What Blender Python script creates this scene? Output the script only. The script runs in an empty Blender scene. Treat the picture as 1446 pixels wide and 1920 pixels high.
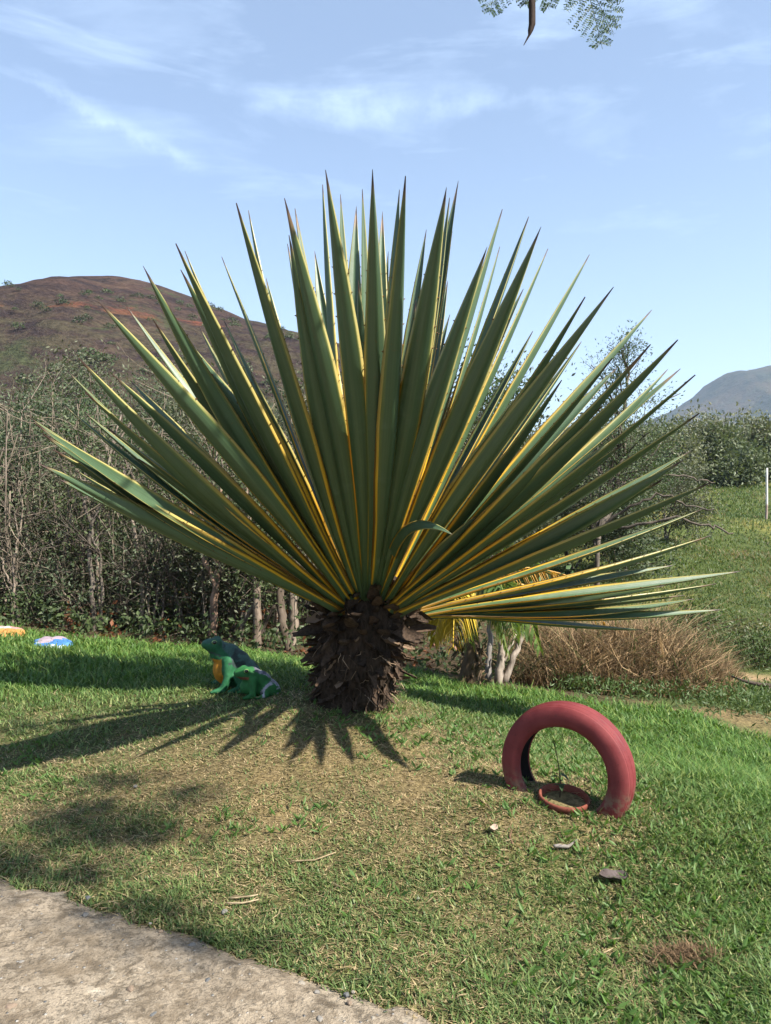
import bpy, bmesh, math, random
import numpy as np
from mathutils import Vector, Matrix

# ------------------------------------------------------------------ camera, sky, sun, exposure
SC = bpy.context.scene
COL = SC.collection
F = 1450.0          # focal length in photograph pixels (1446 wide)
CZ = 1.5            # eye height
HOR = 960.0
cam_d = bpy.data.cameras.new('camera')
cam_d.sensor_fit = 'HORIZONTAL'; cam_d.sensor_width = 36.0; cam_d.lens = 36.0 * F / 1446.0
cam_d.clip_start = 0.05; cam_d.clip_end = 9000
cam = bpy.data.objects.new('camera', cam_d); COL.objects.link(cam)
cam.location = (0, 0, CZ); cam.rotation_euler = (math.radians(90), 0, 0)
SC.camera = cam
SUN_AZ = math.radians(125)      # clockwise from +Y (view direction) towards +X (right)
SUN_EL = math.radians(45)
SDIR = Vector((math.sin(SUN_AZ) * math.cos(SUN_EL), math.cos(SUN_AZ) * math.cos(SUN_EL), math.sin(SUN_EL)))

W = bpy.data.worlds.new('World'); SC.world = W; W.use_nodes = True
wt = W.node_tree; wn = wt.nodes; wn.clear()
def N(tree, typ, **kw):
    n = tree.nodes.new(typ)
    for k, v in kw.items():
        if k.startswith('i_'):
            n.inputs[k[2:].replace('_', ' ')].default_value = v
        else:
            setattr(n, k, v)
    return n
def mathn(t, op, a, b=None, clamp=False):
    n = t.nodes.new('ShaderNodeMath'); n.operation = op; n.use_clamp = clamp
    for i, v in enumerate((a, b)):
        if v is None: continue
        if isinstance(v, (int, float)): n.inputs[i].default_value = v
        else: t.links.new(v, n.inputs[i])
    return n.outputs[0]
def smooth(t, v, a, b, lo=0.0, hi=1.0):
    n = t.nodes.new('ShaderNodeMapRange'); n.interpolation_type = 'SMOOTHSTEP'
    t.links.new(v, n.inputs['Value'])
    n.inputs['From Min'].default_value = a; n.inputs['From Max'].default_value = b
    n.inputs['To Min'].default_value = lo; n.inputs['To Max'].default_value = hi
    return n.outputs['Result']
def mixc(t, fac, a, b, mode='MIX'):
    n = t.nodes.new('ShaderNodeMix'); n.data_type = 'RGBA'; n.blend_type = mode
    for s, v in ((n.inputs['Factor'], fac), (n.inputs['A'], a), (n.inputs['B'], b)):
        if isinstance(v, (int, float)): s.default_value = v
        elif isinstance(v, tuple): s.default_value = (*v[:3], 1)
        else: t.links.new(v, s)
    return n.outputs['Result']
def noise(t, vec, scale, detail=4, rough=0.55, dist=0.0):
    n = t.nodes.new('ShaderNodeTexNoise')
    n.inputs['Scale'].default_value = scale; n.inputs['Detail'].default_value = detail
    n.inputs['Roughness'].default_value = rough; n.inputs['Distortion'].default_value = dist
    if vec is not None: t.links.new(vec, n.inputs['Vector'])
    return n.outputs['Fac']
def mapping(t, vec, scale=(1, 1, 1), rot=(0, 0, 0), loc=(0, 0, 0)):
    n = t.nodes.new('ShaderNodeMapping'); t.links.new(vec, n.inputs['Vector'])
    n.inputs['Scale'].default_value = scale; n.inputs['Rotation'].default_value = rot; n.inputs['Location'].default_value = loc
    return n.outputs[0]

sky = N(wt, 'ShaderNodeTexSky', sky_type='NISHITA', sun_disc=False)
sky.sun_elevation = SUN_EL; sky.sun_rotation = SUN_AZ
sky.altitude = 100; sky.air_density = 1.15; sky.dust_density = 0.5; sky.ozone_density = 2.6
tc = N(wt, 'ShaderNodeTexCoord')
sep = N(wt, 'ShaderNodeSeparateXYZ'); wt.links.new(tc.outputs['Generated'], sep.inputs[0])
az = mathn(wt, 'ARCTAN2', sep.outputs['X'], sep.outputs['Y'])
el = mathn(wt, 'ARCSINE', sep.outputs['Z'])
cmb = N(wt, 'ShaderNodeCombineXYZ'); wt.links.new(az, cmb.inputs['X']); wt.links.new(el, cmb.inputs['Y'])
ae = cmb.outputs[0]
# thin veil of cirrus, combed sideways
veil = noise(wt, mapping(wt, ae, (1.6, 5.5, 1), (0, 0, 0.10), (0.35, 0.1, 0)), 1.7, 6, 0.6, 0.5)
veil = smooth(wt, veil, 0.22, 0.84)
wisp = noise(wt, mapping(wt, ae, (2.2, 13.0, 1), (0, 0, -0.05), (1.1, 0.55, 0)), 1.6, 7, 0.62, 0.7)
wisp = smooth(wt, wisp, 0.42, 0.86)
high = smooth(wt, el, 0.12, 0.50)
# contrail dissolving
ax, ay, bx, by = -0.485, 0.492, -0.2235, 0.4065
Lc = math.hypot(bx - ax, by - ay); ux, uy = (bx - ax) / Lc, (by - ay) / Lc
du = mathn(wt, 'SUBTRACT', az, ax); dv = mathn(wt, 'SUBTRACT', el, ay)
along = mathn(wt, 'ADD', mathn(wt, 'MULTIPLY', du, ux), mathn(wt, 'MULTIPLY', dv, uy))
acr = mathn(wt, 'ADD', mathn(wt, 'MULTIPLY', du, -uy), mathn(wt, 'MULTIPLY', dv, ux))
cn = noise(wt, mapping(wt, ae, (1, 1, 1)), 26, 5, 0.65)
acr = mathn(wt, 'ABSOLUTE', mathn(wt, 'ADD', acr, mathn(wt, 'MULTIPLY', mathn(wt, 'SUBTRACT', cn, 0.5), 0.035)))
trail = mathn(wt, 'MULTIPLY', smooth(wt, acr, 0.0, 0.016, 1.0, 0.0), mathn(wt, 'MULTIPLY', smooth(wt, along, 0.0, 0.12), smooth(wt, along, Lc - 0.05, Lc + 0.01, 1.0, 0.0)))
trail = mathn(wt, 'MULTIPLY', trail, smooth(wt, cn, 0.3, 0.62, 0.05, 0.20))
# flat band of cirrus
band = mathn(wt, 'ABSOLUTE', mathn(wt, 'ADD', mathn(wt, 'SUBTRACT', el, 0.482), mathn(wt, 'MULTIPLY', mathn(wt, 'SUBTRACT', noise(wt, mapping(wt, ae, (1, 2, 1)), 5, 5, 0.6), 0.5), 0.09)))
band = mathn(wt, 'MULTIPLY', smooth(wt, band, 0.0, 0.03, 1, 0), mathn(wt, 'MULTIPLY', smooth(wt, az, -0.28, -0.10), smooth(wt, az, 0.10, 0.34, 1, 0)))
band = mathn(wt, 'MULTIPLY', band, smooth(wt, cn, 0.30, 0.70, 0.04, 0.20))
cl = mathn(wt, 'ADD', mathn(wt, 'MULTIPLY', mathn(wt, 'MULTIPLY', veil, 0.40), high), mathn(wt, 'MULTIPLY', mathn(wt, 'MULTIPLY', wisp, 0.28), high))
cl = mathn(wt, 'ADD', mathn(wt, 'ADD', cl, trail), band, clamp=True)
hz = smooth(wt, el, 0.0, 0.5, 0.32, 0.17)
cl = mathn(wt, 'MAXIMUM', cl, hz)
skyb = mixc(wt, 1.0, sky.outputs[0], (1.0, .98, 1.0), 'MULTIPLY')
skyc = mixc(wt, cl, skyb, (6.3, 7.9, 10.3))
bg = N(wt, 'ShaderNodeBackground'); bg.inputs['Strength'].default_value = 0.060
wt.links.new(skyc, bg.inputs['Color'])
wo = N(wt, 'ShaderNodeOutputWorld'); wt.links.new(bg.outputs[0], wo.inputs['Surface'])

sun_d = bpy.data.lights.new('sun', 'SUN'); sun_d.energy = 5.0; sun_d.angle = math.radians(0.6); sun_d.color = (1.0, 0.93, 0.82)
sun = bpy.data.objects.new('sun', sun_d); COL.objects.link(sun)
sun.rotation_euler = SDIR.to_track_quat('Z', 'Y').to_euler(); sun.location = (20, 5, 20)
SC.view_settings.view_transform = 'Standard'; SC.view_settings.look = 'None'
SC.view_settings.exposure = 1.6; SC.view_settings.gamma = 1.0; SC.view_settings.use_curve_mapping = False
SC.render.engine = 'CYCLES'
SC.cycles.max_bounces = 8; SC.cycles.transparent_max_bounces = 8; SC.cycles.volume_bounces = 1

# ------------------------------------------------------------------ helpers
RNG = np.random.default_rng(11)
def P(px, py, Y):
    return np.array(((px - 723.0) / F * Y, Y, CZ - (py - HOR) / F * Y))

class MB:
    """collects vertices, quads and triangles with a colour per vertex; builds ONE mesh"""
    def __init__(s): s.v = []; s.c = []; s.q = []; s.t = []; s.qm = []; s.tm = []; s.n = 0
    def add(s, v, quads=None, tris=None, col=(1, 1, 1), mat=0):
        v = np.asarray(v, float).reshape(-1, 3); k = len(v)
        c = np.asarray(col, float)
        if c.ndim == 1: c = np.broadcast_to(c[:3], (k, 3))
        s.v.append(v); s.c.append(c[:, :3])
        if quads is not None and len(quads):
            s.q.append(np.asarray(quads, int).reshape(-1, 4) + s.n); s.qm.append(np.full(len(s.q[-1]), mat))
        if tris is not None and len(tris):
            s.t.append(np.asarray(tris, int).reshape(-1, 3) + s.n); s.tm.append(np.full(len(s.t[-1]), mat))
        s.n += k
    def mesh(s, name, mats, smooth=True, attr='col'):
        me = bpy.data.meshes.new(name)
        v = np.concatenate(s.v); q = np.concatenate(s.q) if s.q else np.zeros((0, 4), int); t = np.concatenate(s.t) if s.t else np.zeros((0, 3), int)
        me.vertices.add(len(v)); me.vertices.foreach_set('co', v.astype(np.float32).ravel())
        me.loops.add(q.size + t.size); me.loops.foreach_set('vertex_index', np.concatenate([q.ravel(), t.ravel()]).astype(np.int32))
        me.polygons.add(len(q) + len(t))
        ls = np.concatenate([np.arange(len(q)) * 4, q.size + np.arange(len(t)) * 3]).astype(np.int32)
        me.polygons.foreach_set('loop_start', ls)
        mi = np.concatenate((s.qm or [np.zeros(0)]) + (s.tm or [np.zeros(0)])).astype(np.int32)
        me.polygons.foreach_set('material_index', mi)
        me.polygons.foreach_set('use_smooth', np.full(len(ls), smooth))
        a = me.attributes.new(attr, 'FLOAT_COLOR', 'POINT')
        c = np.concatenate(s.c); a.data.foreach_set('color', np.c_[c, np.ones(len(c))].astype(np.float32).ravel())
        for m in (mats if isinstance(mats, (list, tuple)) else [mats]): me.materials.append(m)
        me.update(calc_edges=True); me.validate()
        return me
    def build(s, name, mats, parent=None, loc=None, smooth=True):
        return link(name, s.mesh(name, mats, smooth), parent, loc)

def link(name, me, parent=None, loc=None, rot=None, scale=None):
    o = bpy.data.objects.new(name, me); COL.objects.link(o)
    if parent is not None: o.parent = parent
    if loc is not None: o.location = loc
    if rot is not None: o.rotation_euler = rot
    if scale is not None: o.scale = scale if hasattr(scale, '__len__') else (scale,) * 3
    return o
def tag(o, label=None, cat=None, group=None, kind=None):
    if label: o['label'] = label
    if cat: o['category'] = cat
    if group: o['group'] = group
    if kind: o['kind'] = kind
    return o
def empty(name, loc, label=None, cat=None, group=None, rz=0):
    o = bpy.data.objects.new(name, None); COL.objects.link(o); o.location = loc; o.rotation_euler = (0, 0, rz); o.empty_display_size = .1
    return tag(o, label, cat, group)

def frames(pts):
    pts = np.asarray(pts, float)
    tg = np.gradient(pts, axis=0); tg /= np.linalg.norm(tg, axis=1, keepdims=True) + 1e-9
    ref = np.array((0, 0, 1.0)) if abs(tg[0, 2]) < 0.9 else np.array((1.0, 0, 0))
    a = np.empty_like(pts)
    v = np.cross(tg[0], ref); v /= np.linalg.norm(v)
    for i in range(len(pts)):
        v = v - tg[i] * np.dot(v, tg[i]); v /= np.linalg.norm(v) + 1e-9; a[i] = v
    return tg, a, np.cross(tg, a)
def tube(mb, pts, rad, sides=5, col=(1, 1, 1), mat=0, cap=True):
    pts = np.asarray(pts, float); n = len(pts); rad = np.broadcast_to(np.asarray(rad, float), (n,))
    _, a, b = frames(pts)
    th = np.arange(sides) * 2 * math.pi / sides
    ring = pts[:, None] + rad[:, None, None] * (np.cos(th)[None, :, None] * a[:, None] + np.sin(th)[None, :, None] * b[:, None])
    i = np.arange(n - 1)[:, None] * sides; j = np.arange(sides)[None]; k = (j + 1) % sides
    q = np.stack([i + j, i + k, i + sides + k, i + sides + j], -1).reshape(-1, 4)
    v = ring.reshape(-1, 3); tr = None
    if cap:
        v = np.r_[v, pts[:1], pts[-1:]]; o = n * sides
        tr = [(o, (x + 1) % sides, x) for x in range(sides)] + [(o + 1, o - sides + x, o - sides + (x + 1) % sides) for x in range(sides)]
    c = np.asarray(col, float)
    mb.add(v, q, tr, c, mat)
def blades(mb, pos, h, w, azim, lean, bend, col, mat=0):
    """many tapered grass blades at once: h height, w width, lean and bend in metres sideways"""
    n = len(pos); d = np.c_[np.cos(azim), np.sin(azim), np.zeros(n)]; s = np.c_[-np.sin(azim), np.cos(azim), np.zeros(n)]
    up = np.array((0, 0, 1.0))
    m = pos + d * (lean * .5)[:, None] + up * (h * .6)[:, None]
    t = pos + d * (lean + bend)[:, None] + up * h[:, None]
    hw = s * (w * .5)[:, None]
    v = np.stack([pos - hw, pos + hw, m + hw * .8, m - hw * .8, t], 1).reshape(-1, 3)
    o = np.arange(n)[:, None] * 5
    mb.add(v, np.c_[o, o + 1, o + 2, o + 3], np.c_[o + 3, o + 2, o + 4], np.repeat(col, 5, 0), mat)
def leaf_quads(mb, pos, d, L, w, col, mat=0, rng=RNG):
    """many small leaves, each a diamond folded a little on its midrib"""
    n = len(pos); d = d / (np.linalg.norm(d, axis=1, keepdims=True) + 1e-9)
    r = rng.normal(size=(n, 3)); s = np.cross(d, r); s /= np.linalg.norm(s, axis=1, keepdims=True) + 1e-9
    nn = np.cross(s, d); L = np.broadcast_to(L, (n,))[:, None]; w = np.broadcast_to(w, (n,))[:, None]
    m = pos + d * L * .45
    v = np.stack([pos, m + s * w * .5 + nn * w * .14, pos + d * L, m - s * w * .5 + nn * w * .14], 1).reshape(-1, 3)
    o = np.arange(n)[:, None] * 4
    mb.add(v, np.c_[o, o + 1, o + 2, o + 3], None, np.repeat(col, 4, 0), mat)

def vnoise(x, y, seed=0):
    x = np.asarray(x, float); y = np.asarray(y, float)
    xi = np.floor(x).astype(np.int64); yi = np.floor(y).astype(np.int64); fx = x - xi; fy = y - yi
    def hsh(a, b):
        h = (a * 374761393 + b * 668265263 + seed * 974711) & 0xffffffff
        h = ((h ^ (h >> 13)) * 1274126177) & 0xffffffff
        return ((h ^ (h >> 16)) & 0xffff) / 65535.0
    fx = fx * fx * (3 - 2 * fx); fy = fy * fy * (3 - 2 * fy)
    return (hsh(xi, yi) * (1 - fx) + hsh(xi + 1, yi) * fx) * (1 - fy) + (hsh(xi, yi + 1) * (1 - fx) + hsh(xi + 1, yi + 1) * fx) * fy
def fbm(x, y, o=4, seed=0):
    s = 0; a = .5
    for k in range(o): s = s + a * vnoise(x * 2 ** k, y * 2 ** k, seed + k * 17); a *= .5
    return s / (1 - .5 ** o)
def sstep(x, a, b):
    t = np.clip((np.asarray(x, float) - a) / (b - a), 0, 1); return t * t * (3 - 2 * t)

# ------------------------------------------------------------------ materials
def material(name, rough=0.8, spec=0.3):
    m = bpy.data.materials.new(name); m.use_nodes = True; t = m.node_tree
    b = t.nodes['Principled BSDF']; b.inputs['Roughness'].default_value = rough; b.inputs['Specular IOR Level'].default_value = spec
    return m, t, b
def bump(t, b, h, strength=.3, dist=.01):
    n = t.nodes.new('ShaderNodeBump'); n.inputs['Strength'].default_value = strength; n.inputs['Distance'].default_value = dist
    t.links.new(h, n.inputs['Height']); t.links.new(n.outputs[0], b.inputs['Normal'])
def objco(t): return N(t, 'ShaderNodeTexCoord').outputs['Object']
def worldco(t): return N(t, 'ShaderNodeNewGeometry').outputs['Position']
def attr(t, name='col'):
    n = t.nodes.new('ShaderNodeAttribute'); n.attribute_name = name; return n
def leafy(name, trans=.35, rough=.55, spec=.25, nscale=0, tint=(1.1, 1.15, .55)):
    m, t, b = material(name, rough, spec)
    c = attr(t).outputs['Color']
    if nscale: c = mixc(t, 1.0, c, mixc(t, smooth(t, noise(t, worldco(t), nscale, 3), .3, .7), (.72, .72, .72), (1.25, 1.25, 1.25)), 'MULTIPLY')
    t.links.new(c, b.inputs['Base Color'])
    tr = t.nodes.new('ShaderNodeBsdfTranslucent'); t.links.new(mixc(t, 1.0, c, tint, 'MULTIPLY'), tr.inputs['Color'])
    mx = t.nodes.new('ShaderNodeMixShader'); mx.inputs[0].default_value = trans
    t.links.new(b.outputs[0], mx.inputs[1]); t.links.new(tr.outputs[0], mx.inputs[2])
    t.links.new(mx.outputs[0], t.nodes['Material Output'].inputs['Surface'])
    return m
M = {}
M['grass'] = leafy('grass', .38, .5, .3)
M['straw'] = leafy('straw', .30, .8, .1, tint=(1, .95, .8))
M['leaf'] = leafy('tree_leaf', .30, .5, .3)
M['palm'] = leafy('palm_leaf', .35, .45, .35, tint=(1.15, 1.1, .5))

def bark(name, scale=18):
    m, t, b = material(name, .9, .15)
    co = worldco(t); nz = noise(t, mapping(t, co, (1, 1, .25)), scale, 5, .6)
    c = mixc(t, 1.0, attr(t).outputs['Color'], mixc(t, smooth(t, nz, .3, .7), (.55, .52, .5), (1.25, 1.22, 1.2)), 'MULTIPLY')
    t.links.new(c, b.inputs['Base Color']); bump(t, b, nz, .5, .02)
    return m
M['bark'] = bark('bark')

def ground_mat():
    m, t, b = material('ground_soil', .95, .1)
    co = worldco(t)
    n1 = noise(t, co, 38, 5, .7); n2 = noise(t, co, 4, 4, .6)
    c = attr(t).outputs['Color']
    c = mixc(t, 1.0, c, mixc(t, smooth(t, n1, .28, .72), (.38, .36, .34), (1.55, 1.5, 1.4)), 'MULTIPLY')
    c = mixc(t, 1.0, c, mixc(t, smooth(t, n2, .3, .7), (.8, .82, .8), (1.2, 1.15, 1.1)), 'MULTIPLY')
    t.links.new(c, b.inputs['Base Color']); bump(t, b, n1, .7, .02)
    return m
M['ground'] = ground_mat()

def path_mat():
    m, t, b = material('worn_concrete', .92, .15)
    co = worldco(t)
    big = noise(t, co, 2.3, 5, .6); mid = noise(t, co, 13, 5, .65, .4); fine = noise(t, co, 90, 4, .7)
    c = mixc(t, smooth(t, big, .35, .65), (.29, .242, .182), (.22, .18, .132))
    c = mixc(t, smooth(t, mid, .47, .66), c, (.115, .092, .066))
    dirt = noise(t, co, 34, 5, .75, .6); c = mixc(t, smooth(t, dirt, .50, .62, 0, .7), c, (.075, .06, .042)); c = mixc(t, smooth(t, dirt, .30, .40, .55, 0), c, (.42, .375, .30))
    c = mixc(t, smooth(t, mid, .22, .40, .6, 0), c, (.44, .39, .32))
    c = mixc(t, smooth(t, fine, .52, .66, 0, .8), c, (.09, .078, .062))
    st2 = noise(t, mapping(t, co, (1, 1, 1), (0, 0, 0), (3, 9, 0)), 5.5, 6, .7, .8); c = mixc(t, smooth(t, st2, .48, .66, 0, .65), c, (.135, .105, .072)); c = mixc(t, smooth(t, st2, .28, .40, .5, 0), c, (.40, .36, .29))
    vor = N(t, 'ShaderNodeTexVoronoi'); vor.inputs['Scale'].default_value = 42; t.links.new(co, vor.inputs['Vector'])
    agg = smooth(t, vor.outputs['Distance'], .12, .26, 1, 0)
    sp = N(t, 'ShaderNodeSeparateColor'); t.links.new(vor.outputs['Color'], sp.inputs[0])
    agg = mathn(t, 'MULTIPLY', agg, smooth(t, sp.outputs[0], .72, .8))
    c = mixc(t, agg, c, mixc(t, sp.outputs[1], (.11, .115, .12), (.34, .32, .29)))
    t.links.new(c, b.inputs['Base Color'])
    h = mathn(t, 'ADD', mathn(t, 'MULTIPLY', mid, .6), mathn(t, 'ADD', mathn(t, 'MULTIPLY', fine, .35), mathn(t, 'MULTIPLY', agg, .3)))
    bump(t, b, mathn(t, 'ADD', h, mathn(t, 'MULTIPLY', dirt, -.8)), 1.0, .016)
    return m
M['path'] = path_mat()

def hill_mat():
    m, t, b = material('burnt_hillside', .95, .05)
    co = worldco(t)
    n1 = noise(t, co, .05, 5, .6, .6); n2 = noise(t, mapping(t, co, (1, 1, 2.5)), .16, 6, .65, .4); n3 = noise(t, co, 1.3, 5, .75)
    zs = N(t, 'ShaderNodeSeparateXYZ'); t.links.new(co, zs.inputs[0])
    c = mixc(t, smooth(t, n2, .36, .62), (.040, .030, .029), (.085, .054, .042))
    c = mixc(t, smooth(t, n1, .52, .66, 0, .75), c, (.13, .09, .058))
    # red soil scars and returning green
    scar = mathn(t, 'ABSOLUTE', mathn(t, 'SUBTRACT', mathn(t, 'ADD', zs.outputs[2], mathn(t, 'MULTIPLY', mathn(t, 'SUBTRACT', n2, .5), 10)), 31.0))
    c = mixc(t, mathn(t, 'MULTIPLY', smooth(t, scar, .2, 1.3, .85, 0), smooth(t, n1, .42, .52)), c, (.20, .070, .040))
    g = noise(t, mapping(t, co, (1, 1, 1), (0, 0, 0), (31, 7, 3)), .085, 5, .65, .5)
    c = mixc(t, smooth(t, g, .56, .66, 0, .8), c, (.062, .078, .034))
    low = smooth(t, zs.outputs[2], 26, 38, .45, 0)
    c = mixc(t, mathn(t, 'MULTIPLY', low, smooth(t, n2, .4, .6)), c, (.06, .075, .036))
    c = mixc(t, 1.0, c, mixc(t, smooth(t, n3, .3, .7), (.40, .38, .42), (1.02, 1.0, 1.04)), 'MULTIPLY')
    t.links.new(c, b.inputs['Base Color']); bump(t, b, mathn(t, 'ADD', n3, mathn(t, 'MULTIPLY', n2, 3)), .8, 1.2)
    return m
M['hill'] = hill_mat()
def mountain_mat():
    m, t, b = material('dry_mountain', .95, .05)
    co = worldco(t); n1 = noise(t, co, .012, 6, .65, .5); n2 = noise(t, co, .05, 6, .7)
    c = mixc(t, smooth(t, n1, .42, .58), (.060, .044, .030), (.018, .022, .016))
    c = mixc(t, smooth(t, n2, .45, .65, 0, .7), c, (.05, .05, .03))
    t.links.new(c, b.inputs['Base Color']); bump(t, b, n2, 1, 8)
    return m
M['mountain'] = mountain_mat()

# ------------------------------------------------------------------ terrain
ctrl = [(-200, 1920, 2.27, 0), (300, 1920, 2.27, 0), (700, 1920, 2.27, 0), (1446, 1900, None, .02), (1700, 1850, None, .03),
        (0, 1640, None, .0), (340, 1750, None, .0), (560, 1850, None, 0), (-400, 1500, None, .03)]
pts = [(-8, 0, 0), (0, 0, 0), (8, -1, -.1), (0, -8, 0), (-12, -6, 0), (12, -6, -.2), (3, 1, .02), (-3, 1, 0), (-3, 2.5, 0), (5, 2.5, -.15)]
for a, b_, Y, z in ctrl:
    if Y is None: Y = (CZ - z) * F / (b_ - HOR)
    p = P(a, b_, Y); pts.append((p[0], p[1], z))
for a, b_, Y in [(700, 1600, 3.2), (1000, 1600, 3.05), (300, 1600, 3.3), (1160, 1522, 3.32), (955, 1472, 3.6), (1060, 1495, 3.45), (1300, 1540, 3.3), (1446, 1550, 3.3),
                 (1100, 1700, 2.87), (1446, 1700, 2.85), (650, 1312, 4.8), (560, 1320, 4.7), (740, 1330, 4.7), (380, 1440, 4.05), (0, 1450, 4.25), (0, 1300, 5.6), (420, 1285, 5.3), (250, 1290, 5.5),
                 (-300, 1300, 5.6), (0, 1180, 8.3), (-500, 1170, 8.4), (350, 1216, 7.9), (560, 1236, 7.5), (760, 1256, 7.1), (880, 1287, 6.7), (1000, 1297, 6.6), (1250, 1335, 6.3), (1446, 1390, 5.9), (1800, 1450, 5.6),
                 (900, 1345, 5.3), (1200, 1410, 4.8), (1446, 1460, 4.5), (800, 1380, 4.45), (1700, 1540, 4.2),
                 (1100, 1292, 8.0), (1300, 1296, 8.0), (1446, 1310, 7.6), (1400, 1262, 10), (1446, 1190, 14), (1200, 1190, 14), (1446, 1060, 22), (1200, 1040, 22), (1000, 1090, 18), (1446, 965, 31), (1200, 950, 31), (1446, 900, 44), (1100, 900, 44), (2000, 960, 31),
                 (100, 1150, 11), (400, 1150, 12), (-300, 1130, 12), (600, 1120, 15), (300, 1050, 25), (0, 1040, 25), (-600, 1040, 25), (700, 1020, 30), (100, 985, 48), (600, 975, 48), (2200, 1200, 12)]:
    p = P(a, b_, Y); pts.append(tuple(p))
pts += [(-30, 8, .4), (-30, 40, 2.), (30, 8, -.6), (35, 30, .8), (30, 55, 3.6), (-20, 60, 2), (10, 60, 3.8)]
CP = np.array(pts); 
def tps(r2): return np.where(r2 > 1e-12, .5 * r2 * np.log(r2 + 1e-12), 0)
def warp(x, y):   # compress distance so that near detail and far land share one interpolation
    r = np.sqrt(x * x + y * y) + 1e-6; k = np.log1p(r / 3.0) * 3.0 / r
    return x * k, y * k
_wx, _wy = warp(CP[:, 0], CP[:, 1]); _n = len(CP)
_A = np.zeros((_n + 3, _n + 3)); _A[:_n, :_n] = tps((_wx[:, None] - _wx[None]) ** 2 + (_wy[:, None] - _wy[None]) ** 2) + np.eye(_n) * .02
_A[:_n, _n] = 1; _A[:_n, _n + 1] = _wx; _A[:_n, _n + 2] = _wy; _A[_n:, :_n] = _A[:_n, _n:].T
_sol = np.linalg.solve(_A, np.r_[CP[:, 2], 0, 0, 0])
def edge_y(x):      # the broken rim of the concrete path, as a line over x
    xs = [-12, -4, -1.574, -1.25, -1.0, -.717, -.62, -.45, -.271, -.08, .10, .6, 1.4, 5, 12]
    ys = [7.4, 4.3, 3.17, 3.0, 2.89, 2.77, 2.69, 2.58, 2.47, 2.38, 2.31, 2.02, 1.55, .2, -3]
    x = np.asarray(x, float)
    return np.interp(x, xs, ys) + (fbm(x * 4, x * 0 + 3.3, 4, 5) - .5) * .13 + (fbm(x * 19, x * 0 + 1.3, 3, 9) - .5) * .075
def ground_z(x, y, raw=False):
    x = np.asarray(x, float); y = np.asarray(y, float); sh = np.broadcast(x, y).shape
    x = np.broadcast_to(x, sh).ravel(); y = np.broadcast_to(y, sh).ravel()
    wx, wy = warp(x, y); z = np.empty(len(x))
    for i in range(0, len(x), 20000):
        s = slice(i, i + 20000)
        z[s] = tps((wx[s, None] - _wx[None]) ** 2 + (wy[s, None] - _wy[None]) ** 2) @ _sol[:_n] + _sol[_n] + _sol[_n + 1] * wx[s] + _sol[_n + 2] * wy[s]
    r = np.sqrt(x * x + y * y)
    near = sstep(r, 8, 2) ; z = z + (fbm(x * 2.2, y * 2.2, 3, 3) - .5) * .045 + (fbm(x * .35, y * .35, 3, 8) - .5) * .5 * sstep(r, 9, 26)
    f = sstep(r, 55, 90); z = z * (1 - f) + 2.0 * f
    if not raw:
        d = edge_y(x) - y                      # >0 inside the path
        z = np.where(d > -.15, z * sstep(d, .15, -.15) + np.minimum(z, -.03) * (1 - sstep(d, .15, -.15)), z)
    return z.reshape(sh)
def gz(x, y): return float(ground_z(np.array([x]), np.array([y]))[0])

lawn_px = [(-900, 1160, 8.6), (-60, 1172, 8.3), (0, 1178, 8.3), (200, 1198, 8.1), (350, 1217, 7.9), (560, 1237, 7.5), (760, 1256, 7.1), (880, 1288, 6.7), (1000, 1298, 6.6), (1100, 1312, 6.5), (1250, 1338, 6.3), (1446, 1392, 5.9), (1900, 1450, 5.6)]
_lp = np.array([P(*q) for q in lawn_px])
def lawn_far(x): return np.interp(x, _lp[:, 0], _lp[:, 1]) + (fbm(np.asarray(x) * 2.5, np.asarray(x) * 0 + 7, 3, 2) - .5) * .5
def dryness(x, y):
    a = np.exp(-(((x + .15) / 1.25) ** 2 + ((y - 3.95) / .8) ** 2)) * .62
    b = .30 * np.exp(-(((x + .4) / 1.4) ** 2 + ((y - 3.0) / .7) ** 2))
    c = .40 * np.exp(-(((x - .75) / .55) ** 2 + ((y - 3.55) / .35) ** 2))
    e = .35 * np.exp(-(((x + 1.8) / 1.0) ** 2 + ((y - 3.9) / .5) ** 2))
    n = fbm(x * 1.7, y * 1.7, 4, 21) - .5; n2 = fbm(x * 7, y * 7, 3, 33) - .5
    d = .10 + a + b + c + e + n * .55 + n2 * .9
    d -= .7 * sstep(y, 4.9, 5.6) + .35 * sstep(x - y * .1, .55, 1.3)
    return np.clip(d - .07, 0, 1)

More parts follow.
